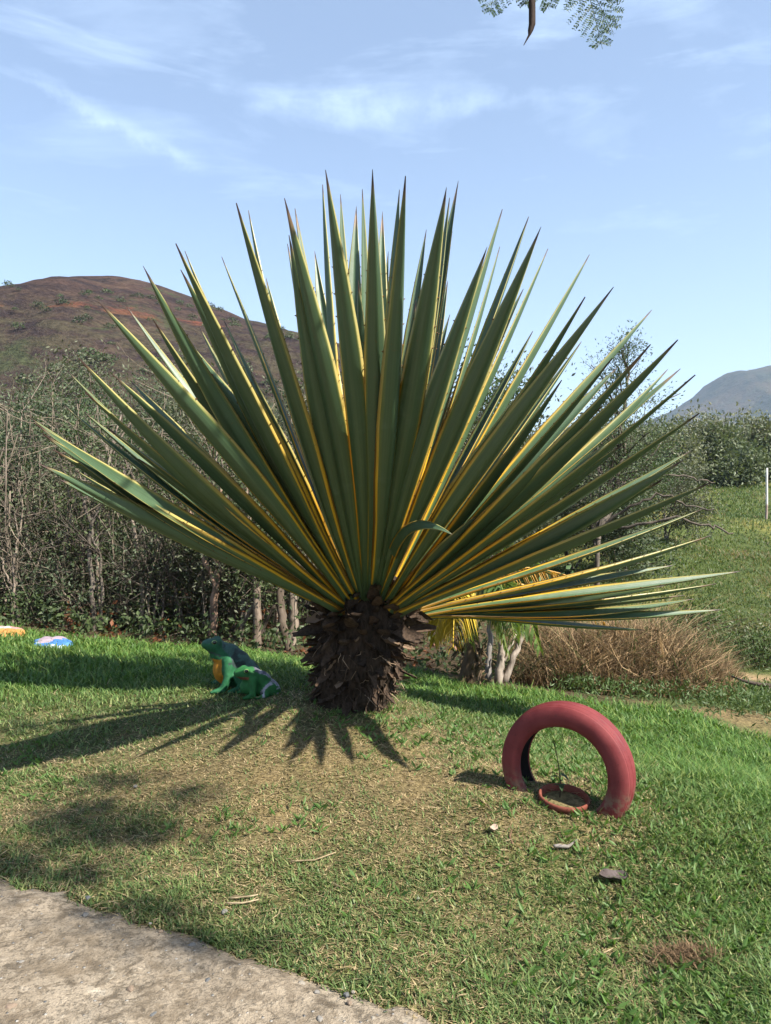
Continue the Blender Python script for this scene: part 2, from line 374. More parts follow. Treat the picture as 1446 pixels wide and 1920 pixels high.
def make_ground():
    # radial sheet: fine near the camera, reaching the horizon
    rr = np.r_[np.arange(.4, 10, .085), 10 * 1.035 ** np.arange(0, 175)]
    rr = rr[rr < 1950]
    fa = np.linspace(-46, 46, 150); ba = np.linspace(46, 314, 60)[1:]
    ang = np.radians(np.r_[fa, ba[:-1]]); nA = len(ang)
    X = rr[:, None] * np.sin(ang)[None]; Y = rr[:, None] * np.cos(ang)[None]
    Z = ground_z(X, Y)
    x, y = X.ravel(), Y.ravel()
    lawn = sstep(lawn_far(x) - y, -.25, .25)
    d = dryness(x, y)[:, None]
    cl = np.array((.065, .072, .031)) * (1 - d) + np.array((.13, .105, .058)) * d  # dry soil tone darkened so gaps between blades read as shadow
    past = np.array((.062, .085, .028)); litter = np.array((.055, .042, .028)); dirt = np.array((.25, .18, .12))
    right = sstep(x - y * .12, .6, 2.2)[:, None]
    pn = fbm(x * .5, y * .5, 4, 61)[:, None]
    pc = past * (.75 + .5 * pn) + np.array((.07, .045, .015)) * sstep(pn, .5, .75)
    far = litter * (1 - right) + pc * right
    # bare trail at the right
    tr = np.exp(-(((y - 9.4 - (x - 4.6) * -.55) / .38) ** 2)) * sstep(x, 3.6, 4.3)
    far = far * (1 - tr[:, None]) + dirt * tr[:, None]
    bare = (sstep(fbm(x * 1.1, y * 1.1, 3, 77), .5, .62) * np.exp(-(((y - 6.7) / .7) ** 2)) * sstep(x, 1.6, 2.4))[:, None]
    far = far * (1 - bare * .7) + np.array((.17, .12, .075)) * bare * .7
    col = far * (1 - lawn[:, None]) + cl * lawn[:, None]
    hillc = sstep(np.hypot(x, y), 50, 80)[:, None]; col = col * (1 - hillc) + np.array((.06, .06, .035)) * hillc
    nR = len(rr); i = np.arange(nR - 1)[:, None] * nA; j = np.arange(nA)[None]; k = (j + 1) % nA
    q = np.stack([i + j, i + nA + j, i + nA + k, i + k], -1).reshape(-1, 4)[:, ::-1]
    mb = MB(); V = np.c_[x, y, Z.ravel()]; V = np.r_[V, [[0, 0, -.03]]]; col = np.r_[col, [[.1, .1, .1]]]
    cfan = [(nR * nA, (a + 1) % nA, a) for a in range(nA)]
    mb.add(V, q, cfan, col)
    o = mb.build('ground', M['ground']); tag(o, kind='structure')
make_ground()

def make_path():
    u = np.arange(-9, 9, .045); nv = 90
    v = np.r_[0, 0, np.cumsum(np.linspace(.012, .22, nv))]
    X = np.repeat(u[:, None], len(v), 1); E = edge_y(u)[:, None]
    Y = E - v[None]
    z = .018 + (fbm(X * 5, Y * 5, 4, 14) - .5) * .03 + (fbm(X * 22, Y * 22, 3, 15) - .5) * .012
    rim = sstep(v, 0, .10)[None]; z = z - (1 - rim) * .015 * (.5 + fbm(X * 9, Y * 9, 2, 4))
    z[:, 0] = -.10
    nu, nv2 = X.shape; i = np.arange(nu - 1)[:, None] * nv2; j = np.arange(nv2 - 1)[None]
    q = np.stack([i + j, i + j + 1, i + nv2 + j + 1, i + nv2 + j], -1).reshape(-1, 4)
    mb = MB(); mb.add(np.stack([X, Y, z], -1).reshape(-1, 3), q[:, ::-1])
    o = mb.build('path', M['path']); tag(o, kind='structure')
make_path()

def make_hill():
    # ridge line traced at its own distance, then a rounded body with gullies
    rx = [-900, -300, -60, 0, 50, 120, 200, 260, 330, 400, 480, 560, 640, 720, 775, 830, 900, 1000, 1100, 1250, 1500]
    ry = [700, 640, 590, 560, 537, 520, 516, 523, 544, 570, 602, 622, 640, 660, 690, 730, 780, 830, 850, 870, 880]
    D = 165.0
    xs = (np.array(rx) - 723) / F * D; zs = CZ - (np.array(ry) - HOR) / F * D
    U = np.linspace(-190, 95, 200); V = np.linspace(0, 1, 70)
    top = np.interp(U, xs, zs); top = np.convolve(np.pad(top, 4, 'edge'), np.ones(9) / 9, 'valid')
    X = np.repeat(U[:, None], 70, 1); Y = np.repeat((62 + V * 190)[None], 200, 0)
    prof = np.sin(np.clip((Y - 62) / (D - 62), 0, 1.9) * math.pi / 2) ** 1.15
    want_x = (np.array(rx) - 723) / F; want = (HOR - np.array(ry)) / F
    rough = (fbm(X * .03, Y * .03, 4, 41) - .5) * 9 * (1 - prof ** 4) + (fbm(X * .18, Y * .18, 3, 42) - .5) * 1.8 * (1 - prof ** 3 * .8) - np.abs(fbm(X * .07, Y * .025, 3, 47) - .5) * -8 * (1 - prof ** 5) - 1.0
    for it in range(10):
        Z = 1.0 + (top[:, None] - 1.0) * prof + rough
        sx = (X / Y).ravel(); sy = ((Z - CZ) / Y).ravel(); bins = np.linspace(-1.2, .6, 120); ib = np.digitize(sx, bins); got = np.array([sy[ib == q].max() if (ib == q).any() else np.nan for q in range(1, 120)])
        bc = (bins[1:] + bins[:-1]) / 2; okb = ~np.isnan(got); ratio = np.interp(bc, want_x, want) / np.maximum(got, .05)
        r_ = np.interp(U / D * 1.08, bc[okb], ratio[okb]); r_ = np.convolve(np.pad(r_, 3, 'edge'), np.ones(7) / 7, 'valid'); top = top * np.clip(r_, .7, 1.3) ** .8
    Z = 1.0 + (top[:, None] - 1.0) * prof + rough
    mb = MB(); nu, nv = X.shape; i = np.arange(nu - 1)[:, None] * nv; j = np.arange(nv - 1)[None]
    q = np.stack([i + j, i + nv + j, i + nv + j + 1, i + j + 1], -1).reshape(-1, 4)
    mb.add(np.stack([X, Y, Z], -1).reshape(-1, 3), q)
    tag(mb.build('hill', M['hill']), kind='structure')
    # a second hill peeps out at the far left
    mb = MB(); U = np.linspace(-260, 40, 50); V = np.linspace(-110, 110, 30)
    X, Y = np.meshgrid(U - 120, V + 420, indexing='ij')
    Z = 140 * np.exp(-((X + 260) / 75) ** 2 - ((Y - 420) / 90) ** 2) + (fbm(X * .03, Y * .03, 4, 5) - .5) * 8
    nu, nv = X.shape; i = np.arange(nu - 1)[:, None] * nv; j = np.arange(nv - 1)[None]
    q = np.stack([i + j, i + nv + j, i + nv + j + 1, i + j + 1], -1).reshape(-1, 4)
    mb.add(np.stack([X, Y, Z], -1).reshape(-1, 3), q); tag(mb.build('hill', M['mountain']), kind='structure')
    # far mountains at the right
    D = 1300.0
    rx = [900, 1150, 1275, 1318, 1340, 1362, 1385, 1400, 1420, 1446, 1500, 1600, 1800, 2200]
    ry = [860, 820, 765, 735, 712, 700, 704, 697, 690, 688, 700, 730, 770, 830]
    xs = (np.array(rx) - 723) / F * D; zs = CZ - (np.array(ry) - HOR) / F * D
    U = np.linspace(150, 1350, 240); V = np.linspace(0, 1, 50)
    top = np.interp(U, xs, zs)
    X = np.repeat(U[:, None], 50, 1); Y = np.repeat((900 + V * 800)[None], 240, 0)
    prof = np.sin(np.clip((Y - 900) / (D - 900), 0, 1.98) * math.pi / 2) ** 1.1
    Z = (top[:, None]) * prof + (fbm(X * .008, Y * .008, 5, 91) - .5) * 110 * (1 - prof ** 3) * prof + (fbm(X * .03, Y * .03, 4, 92) - .5) * 12
    mb = MB(); nu, nv = X.shape; i = np.arange(nu - 1)[:, None] * nv; j = np.arange(nv - 1)[None]
    q = np.stack([i + j, i + nv + j, i + nv + j + 1, i + j + 1], -1).reshape(-1, 4)
    mb.add(np.stack([X, Y, Z], -1).reshape(-1, 3), q); tag(mb.build('mountain', M['mountain']), kind='structure')
    return
make_hill()

# ------------------------------------------------------------------ the big variegated agave-like rosette
def agave_leaf_mat():
    m, t, b = material('variegated_leaf', .42, .55)
    a = attr(t, 'col'); s = N(t, 'ShaderNodeSeparateColor'); t.links.new(a.outputs['Color'], s.inputs[0])
    acr, alo, rnd = s.outputs[0], s.outputs[1], s.outputs[2]
    v = N(t, 'ShaderNodeCombineXYZ'); t.links.new(mathn(t, 'MULTIPLY', acr, 9), v.inputs[0]); t.links.new(mathn(t, 'MULTIPLY', alo, 1.2), v.inputs[1]); t.links.new(mathn(t, 'MULTIPLY', rnd, 37), v.inputs[2])
    st = noise(t, v.outputs[0], 1.6, 5, .6)
    co = worldco(t); bl = noise(t, co, 7, 4, .6); sp = noise(t, co, 55, 3, .6)
    aa = mathn(t, 'ABSOLUTE', mathn(t, 'SUBTRACT', mathn(t, 'MULTIPLY', acr, 2), 1))
    aa = mathn(t, 'ADD', aa, mathn(t, 'MULTIPLY', mathn(t, 'SUBTRACT', st, .5), .28))
    aa = mathn(t, 'ADD', aa, smooth(t, alo, .05, .75, .19, -.03))
    g = mixc(t, smooth(t, st, .32, .68), (.029, .062, .023), (.060, .106, .041))
    g = mixc(t, smooth(t, bl, .55, .75, 0, .45), g, (.115, .165, .10))          # waxy bloom
    g = mixc(t, smooth(t, alo, .1, .75, .0, .55), g, (.060, .100, .058))
    y = mixc(t, smooth(t, alo, .35, .80), (.68, .40, .02), (.42, .38, .15))
    lim = mixc(t, smooth(t, aa, .60, .86, 0, .5), g, (.22, .25, .05))
    c = mixc(t, smooth(t, aa, .79, .86), lim, y)
    c = mixc(t, smooth(t, aa, .965, .995, 0, .75), c, (.12, .055, .02))
    c = mixc(t, mathn(t, 'MULTIPLY', smooth(t, sp, .66, .74), .6), c, (.10, .07, .03))
    dryt = mathn(t, 'ADD', mathn(t, 'ADD', alo, smooth(t, rnd, .84, .86, 0, .03)), mathn(t, 'MULTIPLY', mathn(t, 'SUBTRACT', st, .5), .06))
    c = mixc(t, smooth(t, dryt, .955, .985), c, (.16, .105, .06)); c = mixc(t, smooth(t, alo, .968, .985), c, (.045, .025, .018))
    t.links.new(c, b.inputs['Base Color'])
    t.links.new(smooth(t, bl, .3, .7, .36, .52), b.inputs['Roughness'])
    bump(t, b, mathn(t, 'ADD', st, mathn(t, 'MULTIPLY', bl, .6)), .22, .006)
    tr = t.nodes.new('ShaderNodeBsdfTranslucent'); t.links.new(mixc(t, 1.0, c, (1.2, 1.05, .5), 'MULTIPLY'), tr.inputs[0])
    mx = t.nodes.new('ShaderNodeMixShader'); t.links.new(smooth(t, aa, .6, .86, .05, .34), mx.inputs[0])
    t.links.new(b.outputs[0], mx.inputs[1]); t.links.new(tr.outputs[0], mx.inputs[2])
    t.links.new(mx.outputs[0], t.nodes['Material Output'].inputs['Surface'])
    return m
M['agave'] = agave_leaf_mat()
m, t, b = material('thorn', .6, .3); b.inputs['Base Color'].default_value = (.10, .045, .018, 1); M['thorn'] = m

AG = P(692, 1088, 4.8)                  # heart of the rosette
AGB = P(662, 1314, 4.8); AGB[2] = gz(AGB[0], AGB[1])
# tip pixel, side (-1 leans to the viewer, +1 leans away, 0 sideways), reach in metres
LEAVES = [
 (443,380,-1,0),(467,395,1,0),(530,371,-1,0),(553,390,1,0),(540,457,1,0),(544,440,-1,2.4),(607,318,-1,2.62),(606,345,1,0),(639,364,1,0),(670,386,1,0),(679,354,1,0),(696,317,-1,2.62),(717,396,1,0),
 (749,355,1,0),(762,329,-1,2.6),(837,351,-1,2.6),(842,371,1,0),(860,339,1,2.6),(848,433,1,0),(840,526,1,0),(845,589,1,2.3),(671,525,-1,2.35),(415,480,1,0),
 (943,391,1,2.6),(937,462,1,0),(916,463,-1,2.45),(991,406,1,2.6),(1015,425,-1,2.55),(1027,467,1,0),(983,541,1,0),(1105,478,1,2.6),(1096,556,-1,2.4),(1154,539,-1,2.55),(1222,582,1,2.55),(1147,672,-1,2.3),
 (1160,687,1,2.4),(1220,645,-1,2.4),(1268,636,-1,2.55),(1252,692,1,2.5),(1276,691,1,2.55),(1305,702,-1,2.5),(1052,712,-1,2.1),(1213,785,1,2.3),(1311,774,-1,2.45),(1168,831,-1,2.0),(1185,866,1,2.2),(1296,845,1,2.35),
 (1332,904,-1,2.35),(1317,954,1,2.3),(1291,1018,1,2.25),(1389,1071,1,2.4),(1343,1094,1,2.4),(1284,1116,1,2.2),(1353,1143,1,2.35),(1208,1181,1,2.0),(974,975,-1,1.35),(893,966,-1,1.15),
 (179,562,-1,2.55),(239,577,1,2.45),(272,497,-1,2.55),(338,627,-1,2.25),(375,612,1,2.3),(148,670,-1,2.5),(127,695,1,2.5),(159,734,-1,2.45),(244,713,1,2.3),(56,782,1,2.5),(64,792,-1,2.5),(80,812,-1,2.45),
 (71,868,-1,2.4),(111,899,1,2.3),(158,772,1,2.45),(331,456,-1,2.55),(347,470,1,2.5),(340,505,-1,2.45),(612,690,-1,1.75),
 # inner and hidden leaves of the spiral
 (500,520,1,2.4),(590,470,1,2.4),(730,470,1,2.3),(800,430,1,2.4),(890,520,1,2.3),(1000,620,1,2.2),(1090,640,1,2.3),(300,660,1,2.3),(420,600,1,2.3),(780,560,-1,2.3),
 (230,830,1,2.3),(260,860,-1,2.2),(1130,760,-1,2.2),(1180,930,1,2.1),(470,700,-1,2.0),(980,730,-1,2.1),(200,800,-1,2.4),
 (100,842,-1,2.4),(140,880,1,2.3),(185,868,-1,2.3),(120,760,1,2.45),(210,700,-1,2.4),(1330,1004,1,2.3),(1262,1060,1,2.2),(1300,1122,1,2.2),(1232,1150,1,2.0),(1245,1098,1,2.1),(1240,900,-1,2.2),(1280,860,-1,2.3),(290,600,-1,2.4)]
def solve_tip(px, py, side, L):
    d = np.array(((px - 723) / F, 1, -(py - HOR) / F)); o = np.array((0, 0, CZ)) - AG
    tmin = -np.dot(o, d) / np.dot(d, d); rmin = np.linalg.norm(o + tmin * d)
    if L <= 0: L = max(2.48, rmin * 1.004)
    L = max(min(L, rmin * (1.13 if side < 0 else 1.2)), rmin * 1.003) if rmin > .9 else L
    h = math.sqrt((L * L - rmin * rmin) / np.dot(d, d))
    return np.array((0, 0, CZ)) + (tmin + side * h) * d
def make_leaf(parent, tip, rng, width, fold=None, blunt=False):
    v = tip - AG; horiz = math.hypot(v[0], v[1]); azim = math.atan2(v[1], v[0])
    e = math.atan2(v[2], horiz); flat = 1 - max(0, min(1, e / (math.pi / 2)))
    rad = np.array((math.cos(azim), math.sin(azim), 0)); side = np.array((-math.sin(azim), math.cos(azim), 0))
    base = AG + rad * (.06 + .27 * flat) + np.array((0, 0, .04 - .20 * flat ** 1.3))
    L = np.linalg.norm(tip - base); u = (tip - base) / L; nrm = np.cross(u, side); nrm /= np.linalg.norm(nrm)
    if nrm[2] * 1.0 - np.dot(nrm, rad) < 0: nrm = -nrm
    roll = rng.normal(0, .34); side, nrm = side * math.cos(roll) + nrm * math.sin(roll), nrm * math.cos(roll) - side * math.sin(roll)
    sag = L * (-.012 - .022 * flat + rng.normal(0, .007)); swing = L * rng.normal(0, .014)
    ns, nc = 26, 9
    tt = np.r_[np.linspace(0, .93, ns - 5), .95, .97, .983, .993, 1.0]; ns = len(tt)
    wprof = np.interp(tt, [0, .04, .12, .25, .42, .55, .7, .83, .93, .97, 1], [.62, .48, .46, .64, .92, 1.0, .84, .54, .245, .11, .012])
    if blunt: wprof = np.interp(tt, [0, .04, .12, .25, .42, .6, .8, .93, .98, 1], [.62, .5, .5, .72, .95, .9, .65, .42, .26, .03])
    wob = (fbm(tt * 9, tt * 0 + rng.uniform(0, 99), 3, 3) - .5) * .05
    half = width * .5 * wprof * (1 + wob)
    cen = base + np.outer(tt, u) * L + np.outer(4 * tt * (1 - tt) * sag, nrm) + np.outer(np.sin(tt * 3.0) * swing, side)
    cen += np.outer(-(1 - tt) ** 6 * .06 * flat, np.array((0, 0, 1.)))
    a = np.linspace(-1, 1, nc)
    cup = rng.uniform(.42, .66) * np.interp(tt, [0, .15, .6, 1], [.55, .75, 1.0, 1.2])
    thick = np.interp(tt, [0, .1, .4, 1], [.030, .020, .011, .003])
    twist = np.interp(tt, [0, 1], [0, rng.normal(0, .22)])
    V = []; C = []
    rv = rng.uniform()
    for i in range(ns):
        ct, s_ = math.cos(twist[i]), math.sin(twist[i])
        sd = side * ct + nrm * s_; nm = nrm * ct - side * s_
        prof = half[i] * cup[i] * (np.sqrt(a * a + .03) - .173) * 1.15
        up = cen[i] + np.outer(a * half[i], sd) + np.outer(prof, nm)
        lo = up - np.outer(thick[i] * (1 - np.abs(a) ** 2.2) + .0012, nm)
        V.append(np.r_[up, lo[::-1][1:-1]]); w = np.r_[a, a[::-1][1:-1]] * .5 + .5
        C.append(np.c_[w, np.full(len(w), tt[i]), np.full(len(w), rv)])
    k = 2 * nc - 2; V = np.concatenate(V); C = np.concatenate(C)
    i = np.arange(ns - 1)[:, None] * k; j = np.arange(k)[None]; j2 = (j + 1) % k
    q = np.stack([i + j, i + j2, i + k + j2, i + k + j], -1).reshape(-1, 4)
    mb = MB(); mb.add(V, q[:, ::-1], None, C, 0)
    # marginal teeth
    for sgn, idx in ((-1, 0), (1, nc - 1)):
        eg = V.reshape(ns, k, 3)[:, idx]; tpos = np.arange(.10, .86, .052 / L * 2.1) + rng.uniform(-.008, .008, len(np.arange(.10, .86, .052 / L * 2.1)))
        for tq in tpos:
            if rng.uniform() < .15: continue
            p = np.array([np.interp(tq, tt, eg[:, c]) for c in range(3)]); h = rng.uniform(.005, .009)
            o_ = side * sgn
            mb.add([p - u * h * .7 - o_ * .002, p + u * h * .7 - o_ * .002, p + o_ * h + u * h * .5, p + nrm * .003 - o_ * .001], None, [(0, 1, 2), (0, 2, 3), (1, 3, 2)], (.5, .5, .5), 1)
    if fold:
        pass
    return mb.build('leaf', [M['agave'], M['thorn']], parent, None)

agave = empty('agave_plant', tuple(AGB), 'giant rosette plant of long green and yellow striped spiky leaves on a shaggy dark trunk', 'plant')
def local(o, parent):
    """meshes are made in world space; hang them on an Empty that stands at the base"""
    o.matrix_parent_inverse = Matrix.Translation(-Vector(parent.location)) if parent.rotation_euler.z == 0 else parent.matrix_basis.inverted()
    return o
rl = np.random.default_rng(5)
for (px, py, sd, L) in LEAVES:
    tip = solve_tip(px, py, sd, L)
    w = .121 * rl.uniform(.86, 1.16) * (1 if L == 0 or L > 2 else .85)
    local(make_leaf(agave, tip, rl, w, blunt=(px == 111)), agave)
# one young leaf snapped over, hanging across the others
def bent_leaf():
    A, B, T = P(735, 1040, 4.25), P(768, 966, 3.72), P(848, 1002, 3.6)
    tt = np.linspace(0, 1, 18); c = ((1 - tt) ** 2)[:, None] * A + (2 * tt * (1 - tt))[:, None] * (B * 1.25 - (A + T) * .125) + (tt ** 2)[:, None] * T
    tg, s, n_ = frames(c); w = np.interp(tt, [0, .3, .6, 1], [.03, .038, .028, .002])
    up = np.array((0, -.35, 1.)); up /= np.linalg.norm(up)
    V = []; C = []
    for i in range(18):
        sd = np.cross(tg[i], np.array((0, -1., .3))); sd /= np.linalg.norm(sd)
        a = np.linspace(-1, 1, 5); f = c[i] + np.outer(a * w[i], sd) + np.outer(np.abs(a) * w[i] * .35, (0, -1., 0)); bk = f + np.array((0, .006, 0))
        V.append(np.r_[f, bk[::-1][1:-1]]); ww = np.r_[a, a[::-1][1:-1]] * .5 + .5; C.append(np.c_[ww, np.full(8, tt[i] * .6 + .38), np.full(8, .3)])
    i = np.arange(17)[:, None] * 8; j = np.arange(8)[None]; j2 = (j + 1) % 8
    mb = MB(); mb.add(np.concatenate(V), np.stack([i + j, i + j2, i + 8 + j2, i + 8 + j], -1).reshape(-1, 4), None, np.concatenate(C), 0)
    o = local(mb.build('leaf', [M['agave']], agave), agave); o['label'] = 'small leaf snapped over in front of the others'
bent_leaf()

def trunk_mats():
    m, t, b = material('shaggy_trunk', .95, .1); co = objco(t); n1 = noise(t, mapping(t, co, (1, 1, .3)), 40, 5, .7)
    t.links.new(mixc(t, smooth(t, n1, .3, .7), (.016, .012, .009), (.060, .042, .030)), b.inputs['Base Color']); bump(t, b, n1, 1, .03)
    M['trunk'] = m
    m, t, b = material('dry_leaf_base', .9, .15); co = objco(t); oi = N(t, 'ShaderNodeObjectInfo')
    n1 = noise(t, mapping(t, co, (14, 14, 1.5)), 4, 5, .7)
    c = mixc(t, smooth(t, n1, .3, .7), (.022, .016, .012), (.075, .050, .034))
    c = mixc(t, smooth(t, oi.outputs['Random'], .93, .95, 0, .8), c, (.22, .155, .105))
    c = mixc(t, smooth(t, oi.outputs['Random'], .55, .75, 0, .25), c, (.14, .085, .05))
    t.links.new(c, b.inputs['Base Color']); bump(t, b, n1, .6, .01); M['stub'] = m
trunk_mats()
def make_trunk():
    rt = np.random.default_rng(3)
    H = AG[2] - AGB[2]; nz, na = 30, 40
    tz = np.linspace(-.12, 1.06, nz); th = np.linspace(0, 2 * math.pi, na, endpoint=False)
    rad = np.interp(tz, [-.12, .0, .15, .4, .75, 1.0, 1.06], [.22, .215, .235, .26, .27, .22, .12])
    cx = np.interp(tz, [0, 1], [AGB[0], AG[0]]); cy = np.interp(tz, [0, 1], [AGB[1], AG[1]])
    T, Z = np.meshgrid(th, tz); R = rad[:, None] * (1 + (fbm(T * 3, Z * 12, 3, 4) - .5) * .25)
    V = np.stack([cx[:, None] + R * np.cos(T), cy[:, None] + R * np.sin(T), AGB[2] + Z * H], -1).reshape(-1, 3)
    i = np.arange(nz - 1)[:, None] * na; j = np.arange(na)[None]; j2 = (j + 1) % na
    mb = MB(); mb.add(V, np.stack([i + j, i + j2, i + na + j2, i + na + j], -1).reshape(-1, 4), [( (nz - 1) * na + x, (nz - 1) * na + (x + 1) % na, nz * na) for x in range(0)])
    trunk = local(mb.build('trunk', M['trunk'], agave), agave)
    # dry leaf bases: six shapes, each used many times
    shapes = []
    for k in range(7):
        L = rt.uniform(.10, .19); w = rt.uniform(.045, .085); curl = rt.uniform(-.9, 1.1); tt = np.linspace(0, 1, 6)
        x = L * tt; z = curl * L * .45 * tt ** 2; hw = w * .5 * np.interp(tt, [0, .35, .75, 1], [1.15, 1.0, rt.uniform(.5, .9), rt.uniform(.08, .5)])
        a = np.array((-1, -.35, .35, 1.)); V = []
        for q in range(6):
            jit = rt.normal(0, .004, (4, 3))
            V.append(np.c_[np.full(4, x[q]), a * hw[q], z[q] + np.abs(a) ** 2 * hw[q] * rt.uniform(.2, .7)] + jit)
        up = np.concatenate(V); lo = up - np.array((0, 0, .005)); nn = len(up)
        qd = [(r * 4 + c, r * 4 + c + 1, r * 4 + 5 + c, r * 4 + 4 + c) for r in range(5) for c in range(3)]
        qs = qd + [tuple(nn + e for e in f[::-1]) for f in qd]
        mb = MB(); mb.add(np.r_[up, lo], qs); shapes.append(mb.mesh('leaf_base', M['stub'], True))
    n = 290; ga = 2.39996
    inv = Matrix.Translation(-Vector(agave.location))
    for k in range(n):
        f = (k + .5) / n; tz_ = f ** .9 * 1.0; th_ = k * ga + rt.normal(0, .12)
        r = np.interp(tz_, [0, .15, .4, .75, 1.0], [.19, .215, .24, .26, .21])
        p = Vector((np.interp(tz_, [0, 1], [AGB[0], AG[0]]) + r * math.cos(th_), np.interp(tz_, [0, 1], [AGB[1], AG[1]]) + r * math.sin(th_), AGB[2] + tz_ * H + rt.normal(0, .01)))
        pitch = np.interp(tz_, [0, .35, .65, 1], [-1.15, -.6, -.15, -.02]) + rt.normal(0, .24)
        M4 = Matrix.Translation(p) @ Matrix.Rotation(th_ + rt.normal(0, .25), 4, 'Z') @ Matrix.Rotation(-pitch, 4, 'Y') @ Matrix.Rotation(rt.normal(0, .5), 4, 'X')
        sc = rt.uniform(.6, 1.05) * (1.2 if tz_ > .55 else .85)
        o = link('leaf_base', shapes[k % 7], trunk); o.matrix_basis = M4 @ Matrix.Scale(sc, 4)
    # loose fibres and shreds
    mb = MB()
    for k in range(420):
        th_ = rt.uniform(0, 2 * math.pi); tz_ = rt.uniform(.02, .8); r = .25
        p = np.array((np.interp(tz_, [0, 1], [AGB[0], AG[0]]) + r * math.cos(th_), AGB[1] + r * math.sin(th_), AGB[2] + tz_ * H))
        q = [p]; d = np.array((math.cos(th_), math.sin(th_), -.3)) * .5 + rt.normal(0, .6, 3)
        for s_ in range(4):
            d = d + rt.normal(0, .5, 3) + np.array((0, 0, -.3)); q.append(q[-1] + d / np.linalg.norm(d) * rt.uniform(.015, .035))
        cc = np.array((.07, .05, .035)) * rt.uniform(.5, 1.6) if rt.uniform() < .85 else np.array((.35, .26, .18))
        tube(mb, q, np.linspace(.003, .0012, 5), 3, cc)
    fb = local(mb.build('fibre_shreds', M['bark'], agave), agave); fb['kind'] = 'stuff'
make_trunk()

# ------------------------------------------------------------------ trees
def rot_away(d, ang, rng):
    r = rng.normal(size=3); s = np.cross(d, r); s /= np.linalg.norm(s) + 1e-9
    return d * math.cos(ang) + s * math.sin(ang)
def grow(rng, base, d, length, r, level, spec, out, tips):
    n = max(4, int(length / spec['seg'])); st = length / n
    p = np.array(base, float); q = [p.copy()]; d = d / np.linalg.norm(d); dirs = [d]
    for i in range(n):
        d = d + rng.normal(0, spec['wander'], 3) + np.array((0, 0, spec['trop'][min(level, 3)]))
        d /= np.linalg.norm(d); p = p + d * st; q.append(p.copy()); dirs.append(d)
    q = np.array(q); out.append((q, r, level))
    mx = spec['levels']
    if level >= mx - 1: tips.append((q, level))
    if level < mx:
        k = spec['kids'][level]; k = int(rng.integers(max(1, k - 1), k + 2))
        for j in range(k):
            t_ = rng.uniform(spec['from'][level], 1.0); i = min(n, int(t_ * n))
            dd = rot_away(dirs[i], rng.uniform(*spec['ang']), rng)
            grow(rng, q[i], dd, length * rng.uniform(*spec['ratio']) * (1.15 - .4 * t_), max(r * (1 - .65 * t_) * .58, .003), level + 1, spec, out, tips)
SPEC = dict(levels=3, kids=[6, 5, 4], wander=.16, trop=[.03, .04, .0, -.02], ang=(.45, 1.15), ratio=(.42, .68), seg=.22, **{'from': [.25, .25, .2]})
def tree(name, label, cat, group, base, height, seed, leaves=2600, leaf=.055, spec=None, r=.05, lean=(0, 0), cols=((.035, .055, .022), (.075, .095, .042)), barkc=(.16, .135, .105), stems=1, droop=.0, dead=.25, extra=None, lw=.5, spread=.16):
    rng = np.random.default_rng(seed); sp = dict(SPEC); sp.update(spec or {})
    root = empty(name, tuple(base), label, cat, group)
    out, tips = [], []
    for s in range(stems):
        d = np.array((lean[0] + rng.normal(0, .12 if stems == 1 else .30), lean[1] + rng.normal(0, .12 if stems == 1 else .22), 1.0))
        b0 = np.array(base, float) + np.array((rng.normal(0, .06), rng.normal(0, .06), -.1)) * (stems > 1) - np.array((0, 0, .05))
        grow(rng, b0, d, height * rng.uniform(.62, .75), r * rng.uniform(.7, 1.1), 0, sp, out, tips)
    if extra: 
        for q, rr in extra:
            q = np.array(q, float); s_ = np.linspace(0, len(q) - 1, len(q) * 4); q = np.stack([np.interp(s_, np.arange(len(q)), q[:, c]) for c in range(3)], 1); q[1:-1] += rng.normal(0, .03, (len(q) - 2, 3)); out.append((q, rr, 0))
            if q[-1, 2] > base[2] + 3:
                for j in range(16): i = rng.integers(len(q) // 3, len(q)); grow(rng, q[i], rot_away(np.array((.2, 0, 1.)), rng.uniform(.3, 1.1), rng), rng.uniform(.9, 1.7), .025, 1, sp, out, tips)
    mb = MB(); bc = np.array(barkc)
    for q, rr, lv in out:
        f = 1.0 if lv < 2 else rng.choice((.25, .32, .42, .55, .95))
        tube(mb, q, np.linspace(rr, max(rr * .35, .0022), len(q)), 6 if lv == 0 else (4 if lv == 1 else 3), bc * f * rng.uniform(.8, 1.2), cap=False)
    local(mb.build('trunk', M['bark'], root), root)
    if leaves:
        mb = MB(); tips = [x for x in tips if rng.uniform() > dead] or tips; per = max(1, leaves // len(tips))
        A = np.array(cols[0]); B = np.array(cols[1]); PP = []; DD = []; CC = []
        for q, lv in tips:
            k = max(1, int(per * rng.uniform(.3, 1.7))); t_ = rng.uniform(.15, 1.0, k) * (len(q) - 1); i = np.minimum(t_.astype(int), len(q) - 2); f = (t_ - i)[:, None]
            pp = q[i] * (1 - f) + q[i + 1] * f + rng.normal(0, spread, (k, 3)) * np.array((1, 1, .8))
            dd = (q[-1] - q[0])[None] + rng.normal(0, .6, (k, 3)) * np.linalg.norm(q[-1] - q[0]); dd[:, 2] -= droop * np.linalg.norm(q[-1] - q[0])
            m_ = np.clip(rng.uniform() * .6 + rng.uniform(0, .5, k), 0, 1)[:, None]
            PP.append(pp); DD.append(dd); CC.append((A * (1 - m_) + B * m_) * rng.uniform(.75, 1.25, (k, 1)))
        PP = np.concatenate(PP); n = len(PP)
        L = leaf * rng.uniform(.6, 1.3, n); leaf_quads(mb, PP, np.concatenate(DD), L, L * lw, np.concatenate(CC), rng=rng)
        local(mb.build('crown', M['leaf'], root, smooth=False), root)
    return root
